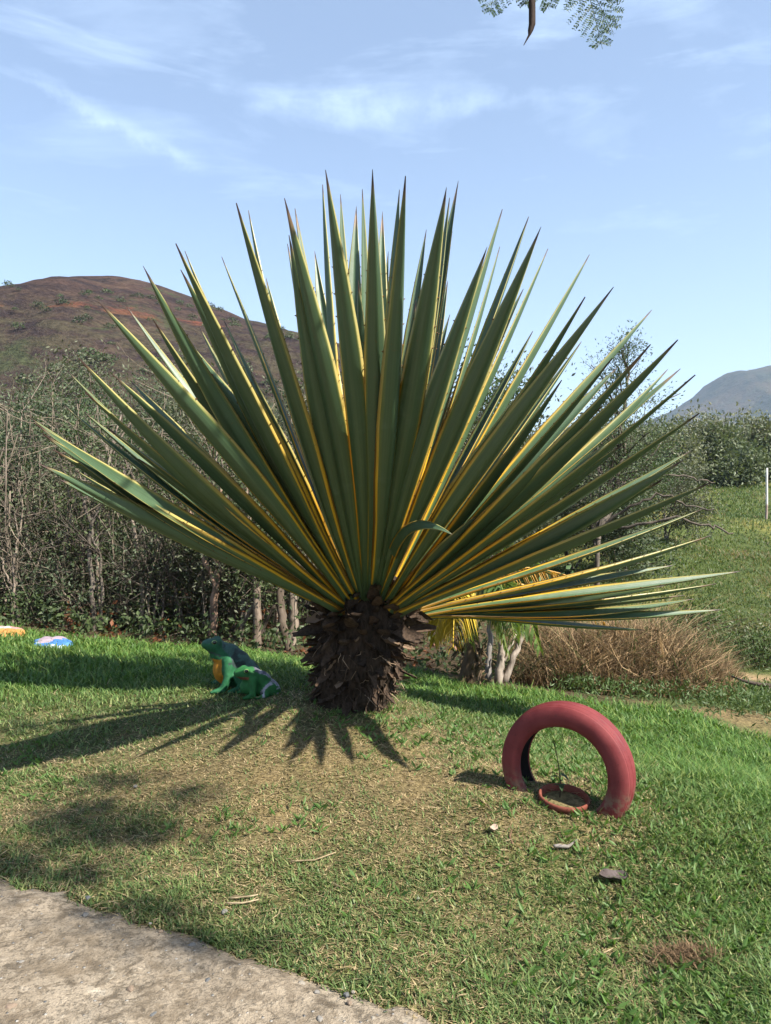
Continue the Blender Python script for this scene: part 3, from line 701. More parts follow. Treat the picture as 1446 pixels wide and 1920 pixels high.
TH_LABEL = ['low half-bare scrub tree at the front edge of the thicket behind the lawn', 'twiggy grey-green scrub tree in the middle of the tangled thicket', 'leafy scrub tree showing its green top at the back of the thicket', 'scrub tree glimpsed behind the thicket at the foot of the burnt hill']
TH_GROUP = ['scrub trees at the front of the thicket', 'scrub trees in the middle of the thicket', 'scrub trees at the back of the thicket', 'scrub trees below the burnt hill']
rt = np.random.default_rng(77)
GREENS = [((.034, .054, .027), (.086, .112, .060)), ((.030, .056, .023), (.074, .112, .046)), ((.056, .064, .038), (.115, .125, .076)), ((.045, .056, .028), (.098, .108, .058))]
k = 0
for row, (px0, px1, nn, Y0, htop) in enumerate([(-190, 640, 9, 9.7, 850), (-240, 760, 10, 11.3, 735), (-330, 900, 12, 13.6, 690), (-500, 1000, 12, 17.5, 680)]):
    for i in range(nn):
        px = px0 + (px1 - px0) * (i + .5 + rt.uniform(-.3, .3)) / nn; Y = Y0 + rt.uniform(-.45, .45)
        x = (px - 723) / F * Y; z = gz(x, Y); top = CZ - (htop + rt.uniform(-25, 45) - HOR) / F * Y
        tree('scrub_tree', base=(x, Y, z), height=max(1.6, (top - z)) * [1.0, 1.12, 1.18, 1.15][row], seed=100 + k, leaves=int([3200, 9500, 12000, 7500][row]), lw=.42, leaf=[.05, .06, .075, .10][row], cols=GREENS[k % 4], stems=3 if Y0 < 12 else 2,
             r=.032, barkc=(.15, .128, .105) if k % 3 else (.09, .075, .06), spec=dict(kids=[6, 5, 3] if Y0 < 10 else [5, 4, 2]), dead=.3 if Y0 < 10 else .12, spread=[.17, .2, .24, .28][row], label=TH_LABEL[row], cat='tree', group=TH_GROUP[row]); k += 1
def named_tree(label, paths, seed, barkc, leaves=1600, name='woodland_tree'):
    """a tree whose stems are seen plainly; each path is a list of (px, py, Y, radius)"""
    rng = np.random.default_rng(seed); b0 = P(*paths[0][0][:3]); z0 = gz(b0[0], b0[1]); base = (b0[0], b0[1], z0)
    root = empty(name, base, label, 'tree'); mb = MB(); tips = []; outs = []
    for pa in paths:
        q = np.array([P(*a[:3]) for a in pa]); rr = np.array([a[3] for a in pa])
        if pa is paths[0]: q[0, 2] = z0 - .06
        s = np.linspace(0, len(q) - 1, len(q) * 4); q2 = np.stack([np.interp(s, np.arange(len(q)), q[:, c]) for c in range(3)], 1); q2[1:-1] += rng.normal(0, .012, (len(q2) - 2, 3))
        tube(mb, q2, np.interp(s, np.arange(len(q)), rr), 8, np.array(barkc) * rng.uniform(.9, 1.1), cap=False)
        for j in range(7):
            i = rng.integers(len(q2) // 2, len(q2)); grow(rng, q2[i], rot_away(np.array((0, 0, 1.)), rng.uniform(.4, 1.2), rng), rng.uniform(.4, 1.0), .012, 2, SPEC, outs, tips)
    for q, r_, lv in outs: tube(mb, q, np.linspace(r_ * .7, .0025, len(q)), 4, np.array(barkc) * rng.uniform(.4, .9), cap=False)
    local(mb.build('trunk', M['bark'], root), root)
    mb = MB(); per = max(1, leaves // len(tips)); 
    pp = np.concatenate([q[rng.integers(1, len(q), per)] + rng.normal(0, .12, (per, 3)) for q, _ in tips]); n = len(pp); L = rng.uniform(.03, .06, n)
    c = np.array((.035, .055, .02)) * (1 - (m_ := rng.uniform(0, 1, (n, 1)))) + np.array((.08, .10, .04)) * m_
    leaf_quads(mb, pp, rng.normal(size=(n, 3)), L, L * .5, c, rng=rng); local(mb.build('crown', M['leaf'], root, smooth=False), root)
PALE = (.18, .15, .12); GREY = (.115, .10, .085); DARK = (.085, .068, .052)
named_tree('pale reddish trunk forking in a Y behind the frog statues', [[(398, 1195, 8.7, .052), (402, 1140, 8.7, .045), (406, 1090, 8.7, .040), (409, 1060, 8.7, .034), (405, 1010, 8.8, .030), (415, 940, 8.9, .02), (400, 860, 9, .01)], [(404, 1095, 8.7, .03), (388, 1060, 8.7, .026), (372, 1000, 8.7, .022), (350, 930, 8.8, .012)]], 31, (.19, .13, .098))
named_tree('slender pale pair of straight trunks rising from the thicket edge', [[(175, 1188, 8.9, .035), (172, 1100, 8.9, .03), (168, 1010, 8.9, .026), (160, 920, 9.0, .02), (158, 840, 9.1, .012)], [(192, 1188, 8.9, .022), (191, 1100, 8.9, .018), (187, 1040, 8.9, .014), (172, 1005, 8.9, .010)], [(168, 1010, 8.9, .018), (182, 960, 8.9, .014), (205, 935, 8.9, .01), (215, 900, 9, .006)]], 32, GREY)
named_tree('dark grey upright trunk with a pale snag beside it', [[(482, 1225, 8.3, .050), (482, 1160, 8.3, .045), (480, 1090, 8.4, .04), (470, 1010, 8.5, .034), (460, 900, 8.6, .02)], [(455, 1178, 8.4, .026), (472, 1130, 8.4, .024), (480, 1110, 8.4, .022), (498, 1075, 8.4, .015)]], 33, (.15, .12, .095))
named_tree('leaning dark trunk next to the shaggy trunk', [[(545, 1225, 8.4, .055), (532, 1180, 8.4, .05), (525, 1130, 8.5, .045), (520, 1060, 8.6, .04), (530, 950, 8.7, .03)]], 34, DARK)
named_tree('pale barked trunk glowing in the sun at the thicket edge', [[(551, 1215, 8.9, .06), (549, 1170, 8.9, .052), (551, 1120, 8.9, .046), (556, 1060, 9, .04), (560, 960, 9.1, .03)]], 35, PALE)
named_tree('cluster of thin broken pale stems in the shade', [[(285, 1200, 9.0, .022), (290, 1150, 9.0, .02), (300, 1090, 9.0, .016), (296, 1050, 9, .01)], [(300, 1195, 9.0, .018), (306, 1130, 9.0, .014), (310, 1100, 9, .01)], [(278, 1205, 9.0, .016), (279, 1120, 9.0, .012), (283, 1080, 9, .008)]], 36, GREY, 200)
named_tree('thin crooked sapling at the thicket end by the painted stones', [[(20, 1175, 8.9, .018), (28, 1130, 8.9, .016), (25, 1060, 8.9, .013), (40, 980, 9.0, .01), (36, 900, 9, .006)], [(24, 1100, 8.9, .012), (4, 1060, 8.9, .01), (-10, 1000, 9, .006)]], 37, PALE, 260)

# tangled undergrowth: leaves, hanging vines and dead sticks nobody could count
def undergrowth():
    rng = np.random.default_rng(9); mb = MB(); 
    n = 15000; px = rng.uniform(-330, 1010, n); Y = rng.uniform(7.4, 13.5, n); x = (px - 723) / F * Y
    off = np.maximum(0, lawn_far(x) + .35 - Y); Y = Y + off; z = ground_z(x, Y); hmax = np.interp(Y, [7.4, 8.5, 10, 13.5], [.2, .32, 1.5, 3.0]) * (.5 + .9 * fbm(x * .8, Y * .8, 3, 12))
    pos = np.c_[x, Y, z + rng.uniform(0, 1, n) ** 1.4 * hmax]
    m_ = np.clip(fbm(x * .9 + 5, pos[:, 2] * .9 + Y, 3, 55) * 1.3 + rng.uniform(-.35, .35, n), 0, 1)[:, None]
    c = np.array((.025, .042, .016)) * (1 - m_) + np.array((.075, .105, .04)) * m_
    rust = (fbm(x * 2.6, pos[:, 2] * 2.8 + Y * .9, 3, 71) > .66) & (rng.uniform(0, 1, n) < .6) & (pos[:, 2] < 1.5); c[rust] = np.array((.16, .062, .028)) * rng.uniform(.5, 1.2, (rust.sum(), 1))
    L = rng.uniform(.035, .09, n); leaf_quads(mb, pos, rng.normal(size=(n, 3)) + np.array((0, 0, -.5)), L, L * .5, c, 0, rng)
    for k in range(1500):
        px = rng.uniform(-250, 860); Y = rng.uniform(8.8, 13); x = (px - 723) / F * Y
        if Y < float(lawn_far(np.array([x]))[0]) + .3: continue
        z = gz(x, Y) if k % 6 == 0 else .2
        if rng.uniform() < .5:   # hanging vine or upright cane
            L = rng.uniform(.6, 2.4); zt = z + np.interp(Y, [8.5, 10, 13], [1.6, 2.6, 3.4]) * rng.uniform(.35, 1.1); q = [np.array((x, Y, zt))]; d = np.array((rng.normal(0, .12), rng.normal(0, .12), -1.))
        else:                    # dead stick at any angle
            L = rng.uniform(.4, 1.7); zt = z + rng.uniform(0.05, np.interp(Y, [8.5, 10, 13], [1.5, 2.7, 3.4])); q = [np.array((x, Y, zt))]; d = np.array((rng.normal(), rng.normal(0, .4), rng.normal(0, .6)))
        m = 6
        for s in range(m):
            d = d / np.linalg.norm(d) + rng.normal(0, .17, 3); q.append(q[-1] + d / np.linalg.norm(d) * L / m)
        q = np.array(q); q[:, 2] = np.maximum(q[:, 2], z - .05)
        tube(mb, q, np.linspace(rng.uniform(.004, .011), .003, m + 1), 3, np.array((.15, .128, .10)) * rng.uniform(.3, 1.3), 1, cap=False)
    tag(mb.build('thicket_undergrowth', [M['leaf'], M['bark']], smooth=False), 'tangle of dead sticks, vines and small leaves under the thicket', 'undergrowth', kind='stuff')
undergrowth()

# right-hand hillside
ST = np.random.default_rng(52)
for i in range(22):      # straight thin trunks standing in the shade of the thicket
    px = -60 + 700 * (i + ST.uniform(-.35, .35)) / 22; Y = ST.uniform(8.9, 10.6); x = (px - 723) / F * Y; z = gz(x, Y); H = ST.uniform(1.6, 2.9); q = [np.array((x, Y, z - .05))]; d = np.array((ST.normal(0, .10), ST.normal(0, .1), 1.))
    for j in range(9): d = d / np.linalg.norm(d) + ST.normal(0, .06, 3); q.append(q[-1] + d / np.linalg.norm(d) * H / 9)
    root = empty('thin_tree', (x, Y, z), 'thin straight grey stem standing among the thicket trunks', 'tree', 'thin stems in the thicket'); mb = MB(); bc_ = np.array((.19, .16, .13)) * ST.uniform(.4, 1.25); r0 = ST.uniform(.012, .032); tube(mb, q, np.linspace(r0, r0 * .4, 10), 6, bc_, cap=False); outs, tips = [], []
    for j in range(5): grow(ST, q[ST.integers(4, 10)], rot_away(np.array((0, 0, 1.)), ST.uniform(.4, 1.1), ST), ST.uniform(.4, .9), .008, 2, SPEC, outs, tips)
    for q_, r_, lv in outs: tube(mb, q_, np.linspace(r_, .0025, len(q_)), 3, bc_ * ST.uniform(.6, 1.3), cap=False)
    local(mb.build('trunk', M['bark'], root), root)
RB = [dict(group='dark bushy trees above the pasture', label='broad bushy green tree on the slope above the pasture', cat='tree'), dict(group='greyish bushy trees above the pasture', label='broad bushy tree with pale grey-green leaves above the pasture', cat='tree')]
k = 0
for (px, Y, top, wd) in [(1100, 41, 800, 1), (1170, 43, 790, 1), (1240, 42, 780, 1), (1300, 44, 775, 1), (1360, 43, 768, 1), (1420, 44, 762, 1), (1480, 43, 770, 1), (1540, 44, 765, 1), (1030, 42, 810, 1), (950, 43, 815, 1), (870, 44, 820, 1), (1330, 48, 765, 1), (1440, 49, 760, 1), (1200, 48, 780, 1), (1090, 48, 790, 1), (1270, 40, 830, 1), (1390, 40, 825, 1)]:
    x = (px - 723) / F * Y; z = gz(x, Y); h = max(2.2, CZ - (top + (k * 37 % 50) - 30 - HOR) / F * Y - z)
    tree('bushy_tree', base=(x, Y, z), height=h, seed=300 + k, leaves=4600, leaf=.22, cols=((.075, .085, .05), (.16, .17, .105)) if k % 2 else ((.055, .075, .036), (.13, .155, .085)), stems=4, r=.07, barkc=(.15, .13, .11),
         spec=dict(kids=[6, 5, 3], seg=.5, **{'from': [.08, .2, .2]}, ratio=(.5, .75)), dead=.12, spread=.42, lw=.5, **RB[k % 2]); k += 1
EX = [([P(1120, 1010, 17), P(1138, 965, 17), P(1152, 915, 17), P(1170, 850, 17), P(1165, 780, 17), P(1180, 700, 17)], .085), ([P(1080, 1010, 17), P(1150, 985, 16.6), P(1210, 985, 16.2), P(1265, 968, 16), P(1330, 985, 16), P(1375, 1000, 16)], .045),
      ([P(1130, 985, 17), P(1180, 950, 16.7), P(1240, 925, 16.5), P(1290, 950, 16.3), P(1340, 955, 16.2)], .04), ([P(1150, 920, 17), P(1200, 905, 17), P(1260, 890, 17), P(1310, 900, 17), P(1340, 905, 17)], .035), ([P(1060, 1000, 17), P(1110, 960, 17.2), P(1130, 930, 17.2)], .03)]
xb = P(1118, 1012, 17)
tree('airy_tree', 'open feathery tree with a pale leaning trunk and bare low limbs', 'tree', None, (xb[0], xb[1], gz(xb[0], xb[1])), 5.3, 402, leaves=9000, leaf=.07, lean=(.12, 0), r=.09, cols=((.045, .07, .03), (.09, .12, .055)), barkc=(.105, .09, .075), extra=EX,
     spec=dict(kids=[9, 5, 4], seg=.3, ang=(.4, 1.0), **{'from': [.2, .25, .2]}), dead=.25, spread=.16, lw=.35)
for (px, Y, top, sd) in [(1010, 19, 760, 411), (905, 20, 730, 412), (820, 19, 720, 413), (1075, 20, 770, 414), (960, 16.5, 850, 415), (1120, 22, 790, 416), (1190, 24, 800, 417), (1250, 25, 830, 418), (1040, 23, 750, 419), (1160, 19, 870, 420)]:
    x = (px - 723) / F * Y; z = gz(x, Y)
    tree('scrub_tree', 'thin grey twiggy tree with few leaves below the burnt hill', 'tree', 'twiggy trees between thicket and pasture', (x, Y, z), CZ - (top - HOR) / F * Y - z, sd, leaves=8500, leaf=.085, cols=GREENS[sd % 4], stems=3, r=.04, barkc=(.17, .15, .13), dead=.35, spread=.2)

# shrubs dotted over the burnt hill
def hill_scrub():
    rng = np.random.default_rng(21); mb = MB(); h = bpy.data.objects['hill']; dg = bpy.context.evaluated_depsgraph_get()
    vv = np.empty(len(h.data.vertices) * 3, np.float32); h.data.vertices.foreach_get('co', vv); vv = vv.reshape(200, 70, 3)
    for k in range(900):
        a = rng.integers(40, 190); b_ = int(min(60, rng.beta(1.2, 2.0) * 44)); p = vv[a, b_].astype(float) + np.array((rng.uniform(-.7, .7), rng.uniform(-1, 1), 0))
        if p[2] > 28 and fbm(np.array([p[0] * .06]), np.array([p[2] * .09]), 3, 15)[0] < .57 and rng.uniform() > .07: continue
        s = rng.uniform(.5, 1.5) * (1.25 if p[2] < 22 else .75); n = 120
        q = rng.normal(0, 1, (n, 3)); q /= np.linalg.norm(q, axis=1, keepdims=True); q *= (rng.uniform(.2, 1, (n, 1)) ** .5) * s * np.array((1.1, 1.1, .8)); q[:, 2] = np.abs(q[:, 2])
        c = (np.array((.05, .07, .028)) * rng.uniform(.6, 1.3)) * rng.uniform(.6, 1.4, (n, 1)); L = rng.uniform(.22, .5, n) * s * .7
        leaf_quads(mb, p + q, rng.normal(size=(n, 3)), L, L * .7, c, 0, rng)
    tag(mb.build('hill_scrub', M['leaf'], smooth=False), 'scattered green scrub on the burnt brown hill', 'scrub', kind='stuff')
hill_scrub()

# ------------------------------------------------------------------ young coconut palm and its neighbour
def palm():
    rng = np.random.default_rng(41); b0 = P(880, 1285, 6.75); b0[2] = gz(b0[0], b0[1])
    root = empty('young_palm', tuple(b0), 'young palm with yellowing drooping fronds behind the big rosette', 'palm')
    mb = MB(); tz = np.linspace(-.05, .42, 12)
    tube(mb, np.c_[b0[0] + .03 * np.sin(tz * 5), np.full(12, b0[1]), b0[2] + tz], np.interp(tz, [-.05, 0, .2, .42], [.10, .11, .085, .06]), 12, np.repeat([[.10, .07, .045]], 12 * 12 + 2, 0))
    for j in range(46):   # fibrous old leaf bases
        a = rng.uniform(0, 6.28); z = rng.uniform(0, .4); p = b0 + np.array((math.cos(a) * .09, math.sin(a) * .09, z)); e = p + np.array((math.cos(a) * .07, math.sin(a) * .07, rng.uniform(-.1, .16)))
        tube(mb, [p, (p + e) / 2 + (0, 0, .015), e], [.014, .011, .003], 4, np.array((.14, .10, .06)) * rng.uniform(.4, 1.5))
    local(mb.build('trunk', M['bark'], root), root)
    top = b0 + np.array((0, 0, .40))
    G1, G2, Y1, O1 = (.075, .13, .035), (.10, .16, .04), (.45, .34, .04), (.42, .24, .06)
    fr = [(905, 1100, 6.6, 985, 1185, G1), (900, 1090, 6.8, 950, 1215, G2), (850, 1110, 6.6, 815, 1200, Y1), (930, 1075, 6.9, 1095, 1090, O1), (940, 1090, 6.5, 1010, 1210, G2), (950, 1095, 7.0, 1130, 1165, O1), (870, 1085, 6.5, 880, 1205, G1), (890, 1040, 7.1, 960, 1010, G2), (840, 1080, 7.0, 790, 1150, G1), (925, 1085, 6.4, 965, 1200, G1), (860, 1100, 6.4, 850, 1215, Y1), (905, 1060, 7.2, 1020, 1060, G2)]
    for mx, my, mY, ex, ey, c in fr:
        A = top + rng.normal(0, .02, 3); Bm = P(mx, my, mY); E = P(ex, ey, 2 * mY - 6.75); tt = np.linspace(0, 1, 30)[:, None]
        ctl = Bm * 2 - (A + E) / 2; q = (1 - tt) ** 2 * A + 2 * tt * (1 - tt) * ctl + tt ** 2 * E
        mb = MB(); tube(mb, q, np.linspace(.014, .003, 30), 5, np.array(c) * 1.3 + np.array((.08, .06, 0)))
        tg, s, n_ = frames(q)
        for i in range(5, 30):
            for sgn in (-1, 1):
                for rep in range(2):
                    side = np.cross(tg[i], (0, 0, 1.)); side /= np.linalg.norm(side) + 1e-6
                    L = .36 * math.sin(min(1, (i - 3) / 27 * 1.05) * math.pi * .86 + .3) * rng.uniform(.8, 1.1) + .05
                    d1 = side * sgn * .75 + tg[i] * .6 + np.array((0, 0, -.25)); d2 = side * sgn * .35 + tg[i] * .35 + np.array((0, 0, -1.0))
                    p = q[i] + tg[i] * rng.uniform(-.02, .02); m1 = p + d1 / np.linalg.norm(d1) * L * .45; e = m1 + d2 / np.linalg.norm(d2) * L * .6
                    w = .011; wv = np.cross(d1, (sgn * .2, .3, 1.)); wv = wv / np.linalg.norm(wv) * w
                    cc = np.array(c) * rng.uniform(.65, 1.3); tipc = cc * .4 + np.array((.36, .26, .07)) * .6 if rng.uniform() < .35 else cc
                    mb.add([p - wv * .6, p + wv * .6, m1 + wv, m1 - wv, e], [(0, 1, 2, 3)], [(3, 2, 4)], np.array([cc, cc, cc, cc, tipc]), 0)
        local(mb.build('frond', M['palm'], root, smooth=False), root)
palm()
def pale_stems():
    b0 = P(936, 1278, 6.95); z0 = gz(b0[0], b0[1]); root = empty('pale_tree', (b0[0], b0[1], z0), 'small tree with two smooth whitish stems beside the young palm', 'tree')
    mb = MB(); rng = np.random.default_rng(8)
    for pa in ([(936, 1282, 6.95, .040), (938, 1245, 6.95, .036), (941, 1220, 6.95, .032), (940, 1190, 6.97, .024), (938, 1150, 7.0, .018), (945, 1080, 7.1, .012)], [(946, 1280, 6.95, .034), (962, 1235, 6.97, .029), (978, 1195, 7.0, .025), (993, 1160, 7.0, .02), (1005, 1120, 7.1, .012)],
               [(946, 1240, 6.95, .014), (955, 1215, 6.95, .012), (968, 1190, 6.95, .008)], [(915, 1275, 7.1, .03), (918, 1220, 7.1, .026), (922, 1160, 7.2, .02)]):
        q = np.array([P(*a[:3]) for a in pa]); s = np.linspace(0, len(q) - 1, len(q) * 4); q2 = np.stack([np.interp(s, np.arange(len(q)), q[:, c]) for c in range(3)], 1); q2[1:-1] += rng.normal(0, .006, (len(q2) - 2, 3))
        tube(mb, q2, np.interp(s, np.arange(len(q)), [a[3] for a in pa]), 8, (.27, .235, .20) if pa[0][0] != 915 else (.2, .19, .18), cap=True)
    local(mb.build('trunk', M['bark'], root), root)
    mb = MB(); n = 260; pp = np.array([P(960, 1090, 7.1)]) + rng.normal(0, .22, (n, 3)) * (1.3, .8, .6); L = rng.uniform(.06, .11, n)
    leaf_quads(mb, pp, rng.normal(size=(n, 3)), L, L * .45, np.array((.05, .09, .03)) * rng.uniform(.6, 1.4, (n, 1)), 0, rng); local(mb.build('crown', M['leaf'], root, smooth=False), root)
pale_stems()

# ------------------------------------------------------------------ grasses
POT = P(1057, 1483, 3.42)
def lawn():
    rng = np.random.default_rng(15); mb = MB()
    GA, GB, GC = np.array((.062, .108, .032)), np.array((.125, .190, .060)), np.array((.23, .25, .10)); D1, D2 = np.array((.47, .37, .215)), np.array((.27, .21, .115))
    for (y0, y1, dens, wm, marg) in [(1.3, 3.0, 16000, 1.0, .45), (3.0, 4.2, 13500, 1.1, .4), (4.2, 5.6, 4300, 1.35, .5), (5.6, 7.2, 2900, 1.7, .6), (7.2, 9.0, 2000, 2.1, .6)]:
        xm = .52 * y1 + marg; n = int(dens * 2 * xm * (y1 - y0)); x = rng.uniform(-xm, xm, n); y = rng.uniform(y0, y1, n)
        ok = (y > edge_y(x) + .0 - .03 * (rng.uniform(0, 1, n) < .25)) & (y < lawn_far(x)) & (np.hypot(x - AGB[0], y - AGB[1]) > .20) & (np.hypot(x - POT[0], y - POT[1]) > .098); x = x[ok]; y = y[ok]; n = len(x)
        z = np.maximum(ground_z(x, y), np.where(y < edge_y(x) + .05, .0, -9))
        dr = dryness(x, y); cl = fbm(x * 11, y * 11, 2, 66)
        long = np.clip(sstep(y, 4.85, 5.9) + sstep(x - .18 * (5 - y), .95, 1.5) * sstep(y, 3.2, 3.9) + .35 * sstep(x, .5, 1.3), 0, 1)
        h = (.010 + .026 * rng.uniform(0, 1, n) * (0.4 + 1.2 * cl)) * (1 - long) + long * rng.uniform(.03, .085, n) * (.6 + .7 * cl)
        h *= 1 - .45 * dr; w = rng.uniform(.0032, .0066, n) * wm * (1 + .2 * long)
        lean = h * rng.uniform(.2, 1.5, n) * (1 - .5 * long) ; bend = h * rng.uniform(.0, .9, n)
        isd = rng.uniform(0, 1, n) < dr * .92 + .07 * (1 - long)
        m1 = rng.uniform(0, 1, (n, 1)); m2 = np.clip(cl[:, None] * 1.1 + rng.uniform(-.4, .4, (n, 1)), 0, 1)
        g = GA * (1 - m2) + GB * m2; li = rng.uniform(0, 1, n) < .22; g[li] = GC
        lg = long[:, None]; g = g * (1 - lg) + lg * (g * np.array((.80, 1.0, .68)))
        c = np.where(isd[:, None], D1 * (1 - m1) + D2 * m1, g) * rng.uniform(.72, 1.2, (n, 1))
        h = np.where(isd, h * .6, h); lean = np.where(isd, lean * 1.5, lean)
        blades(mb, np.c_[x, y, z - .004], h, w, rng.uniform(0, 6.283, n), lean, bend, c)
    tag(mb.build('lawn_grass', M['grass'], smooth=False), 'short lawn grass, green with a worn straw-coloured patch', 'grass', kind='stuff')
    mb = MB(); n = 5200; y = rng.uniform(2.1, 5.0, n); x = rng.uniform(-.6, .6, n) * y; ok = (y > edge_y(x)) & (np.hypot(x - POT[0], y - POT[1]) > .12); x = x[ok]; y = y[ok]; n = len(x); z = ground_z(x, y) + rng.uniform(.006, .02, n); a = rng.uniform(0, 6.283, n)
    D_ = np.c_[np.cos(a), np.sin(a), rng.normal(0, .18, n)]; L = rng.uniform(.02, .075, n); leaf_quads(mb, np.c_[x, y, z], D_, L, rng.uniform(.0018, .0045, n), np.array((.34, .26, .16)) * rng.choice((.35, .6, .85, 1.1), (n, 1)), 0, rng)
    tag(mb.build('dry_clippings', M['straw'], smooth=False), 'dry straw clippings strewn over the lawn', 'clippings', kind='stuff')
    # broader leafed weeds in the turf
    mb = MB(); n = 5200; y = rng.uniform(2.2, 5.2, n); x = rng.uniform(-.62, .62, n) * y; pr = sstep(x, .1, 1.2) * .8 + sstep(fbm(x * 2, y * 2, 3, 44), .56, .7) * .35 + .9 * np.exp(-(((x - .2) / .5) ** 2 + ((y - 4.45) / .3) ** 2)); ok = (rng.uniform(0, 1, n) < pr) & (y > edge_y(x) + .05) & (np.hypot(x - POT[0], y - POT[1]) > .12); x = x[ok]; y = y[ok]
    px_, py_, D_ = [], [], []
    for xx, yy in zip(x, y):
        for j in range(rng.integers(3, 6)):
            a = rng.uniform(0, 6.28); px_.append((xx + rng.normal(0, .008), yy + rng.normal(0, .008))); D_.append((math.cos(a), math.sin(a), rng.uniform(.3, 1.5)))
    pp = np.array(px_); n = len(pp); z = ground_z(pp[:, 0], pp[:, 1]); L = rng.uniform(.03, .06, n); D_ = np.array(D_)
    c = (np.array((.060, .125, .028)) * (1 - (q := rng.uniform(0, 1, (n, 1)))) + np.array((.10, .175, .045)) * q)
    leaf_quads(mb, np.c_[pp, z + .006], D_, L, L * .24, c, 0, rng)
    tag(mb.build('turf_weeds', M['grass'], smooth=False), 'broad-bladed weeds growing through the lawn', 'weeds', kind='stuff')
lawn()
def dry_bank():
    rng = np.random.default_rng(25); mb = MB()
    n = 10000; px = rng.uniform(960, 1400, n); Y = rng.uniform(7.3, 9.6, n); x = (px - 723) / F * Y; z = ground_z(x, Y)
    prof = np.interp(px, [960, 1000, 1080, 1180, 1240, 1300, 1350, 1400], [.36, .70, .76, .86, .80, .52, .34, .05]); h = prof * rng.uniform(.25, 1.08, n) * np.interp(Y, [7.3, 7.7, 8.4], [.35, .75, 1]) * (.35 + 1.3 * fbm(x * 2.6, Y * 2.6, 3, 5))
    m_ = rng.uniform(0, 1, (n, 1)); c = (np.array((.38, .27, .155)) * m_ + np.array((.10, .064, .038)) * (1 - m_)) * (.15 + 1.7 * fbm(x * 3, Y * 3, 3, 15))[:, None]
    gr = rng.uniform(0, 1, n) < .12 + .5 * sstep(fbm(x * 1.3, Y * 1.3, 3, 95), .55, .7); c[gr] = np.array((.06, .09, .03)) * rng.uniform(.6, 1.5, (gr.sum(), 1))
    blades(mb, np.c_[x, Y, z], h, rng.uniform(.006, .016, n), rng.uniform(0, 6.28, n), h * rng.uniform(0, 1.0, n), h * rng.uniform(0, 1.2, n), c)
    for k in range(420):
        px_ = rng.uniform(970, 1370); Yk = rng.uniform(7.5, 9.3); xx = (px_ - 723) / F * Yk; q = [np.array((xx, Yk, gz(xx, Yk) if k % 4 == 0 else -.35))]; d = np.array((rng.normal(0, .35), rng.normal(0, .35), 1.)); L = rng.uniform(.4, .95) * np.interp(px_, [960, 1080, 1240, 1400], [.7, .95, 1, .3])
        for s in range(6): d = d / np.linalg.norm(d) + rng.normal(0, .22, 3) + np.array((0, 0, -.10)); q.append(q[-1] + d / np.linalg.norm(d) * L / 6)
        tube(mb, q, np.linspace(.006, .002, 7), 3, np.array((.38, .27, .15)) * rng.uniform(.5, 1.3), cap=False)
    n = 11000; px = rng.uniform(975, 1375, n); Y = rng.uniform(7.4, 9.3, n); x = (px - 723) / F * Y; z = ground_z(x, Y); hh = np.interp(px, [960, 1000, 1080, 1180, 1240, 1300, 1350, 1400], [.3, .5, .52, .6, .56, .36, .25, .05]) * np.interp(Y, [7.3, 7.8, 8.4], [.45, .85, 1]) * (.5 + fbm(x * 2, Y * 2, 3, 5))
    L = rng.uniform(.07, .2, n); dd = rng.normal(size=(n, 3)) + (0, 0, .25); leaf_quads(mb, np.c_[x, Y, z + rng.uniform(0, 1, n) * hh], dd, L, rng.uniform(.004, .011, n), np.array((.36, .25, .14)) * rng.choice((.15, .3, .6, 1.0), (n, 1)), 0, rng)
    tag(mb.build('dry_grass', M['straw'], smooth=False), 'bank of tall brown dried grass and stalks beyond the lawn', 'dry grass', kind='stuff')
    # low green weeds in front of and beside the bank
    mb = MB(); n = 9000; px = rng.uniform(1020, 1560, n); Y = rng.uniform(6.2, 11.5, n); x = (px - 723) / F * Y; z = ground_z(x, Y)
    pr = np.exp(-((Y - (7.2)) / .55) ** 2) * .8 * (px > 1050) + (px > 1320) * (Y > 9.9) * .9; pr *= .25 + 1.1 * sstep(fbm(x * 2, Y * 2, 3, 35), .38, .6); ok = (rng.uniform(0, 1, n) < pr) & (Y > lawn_far(x) - .1); x, Y, z = x[ok], Y[ok], z[ok]; n = len(x); rp = 5
    pos = np.repeat(np.c_[x, Y, z], rp, 0) + rng.normal(0, .05, (n * rp, 3)) * (1, 1, 0) + np.c_[np.zeros((n * rp, 2)), rng.uniform(0, .16, n * rp) * np.repeat(1 + 2.2 * (Y > 9.5), rp)]
    L = rng.uniform(.025, .05, n * rp); q = rng.uniform(0, 1, (n * rp, 1)); leaf_quads(mb, pos, rng.normal(size=(n * rp, 3)) + (0, 0, .9), L * 1.4, L * .34, np.array((.045, .08, .024)) * q + np.array((.085, .13, .042)) * (1 - q), 0, rng)
    tag(mb.build('low_weeds', M['leaf'], smooth=False), 'low green weeds creeping beside the dry grass bank', 'weeds', kind='stuff')
dry_bank()
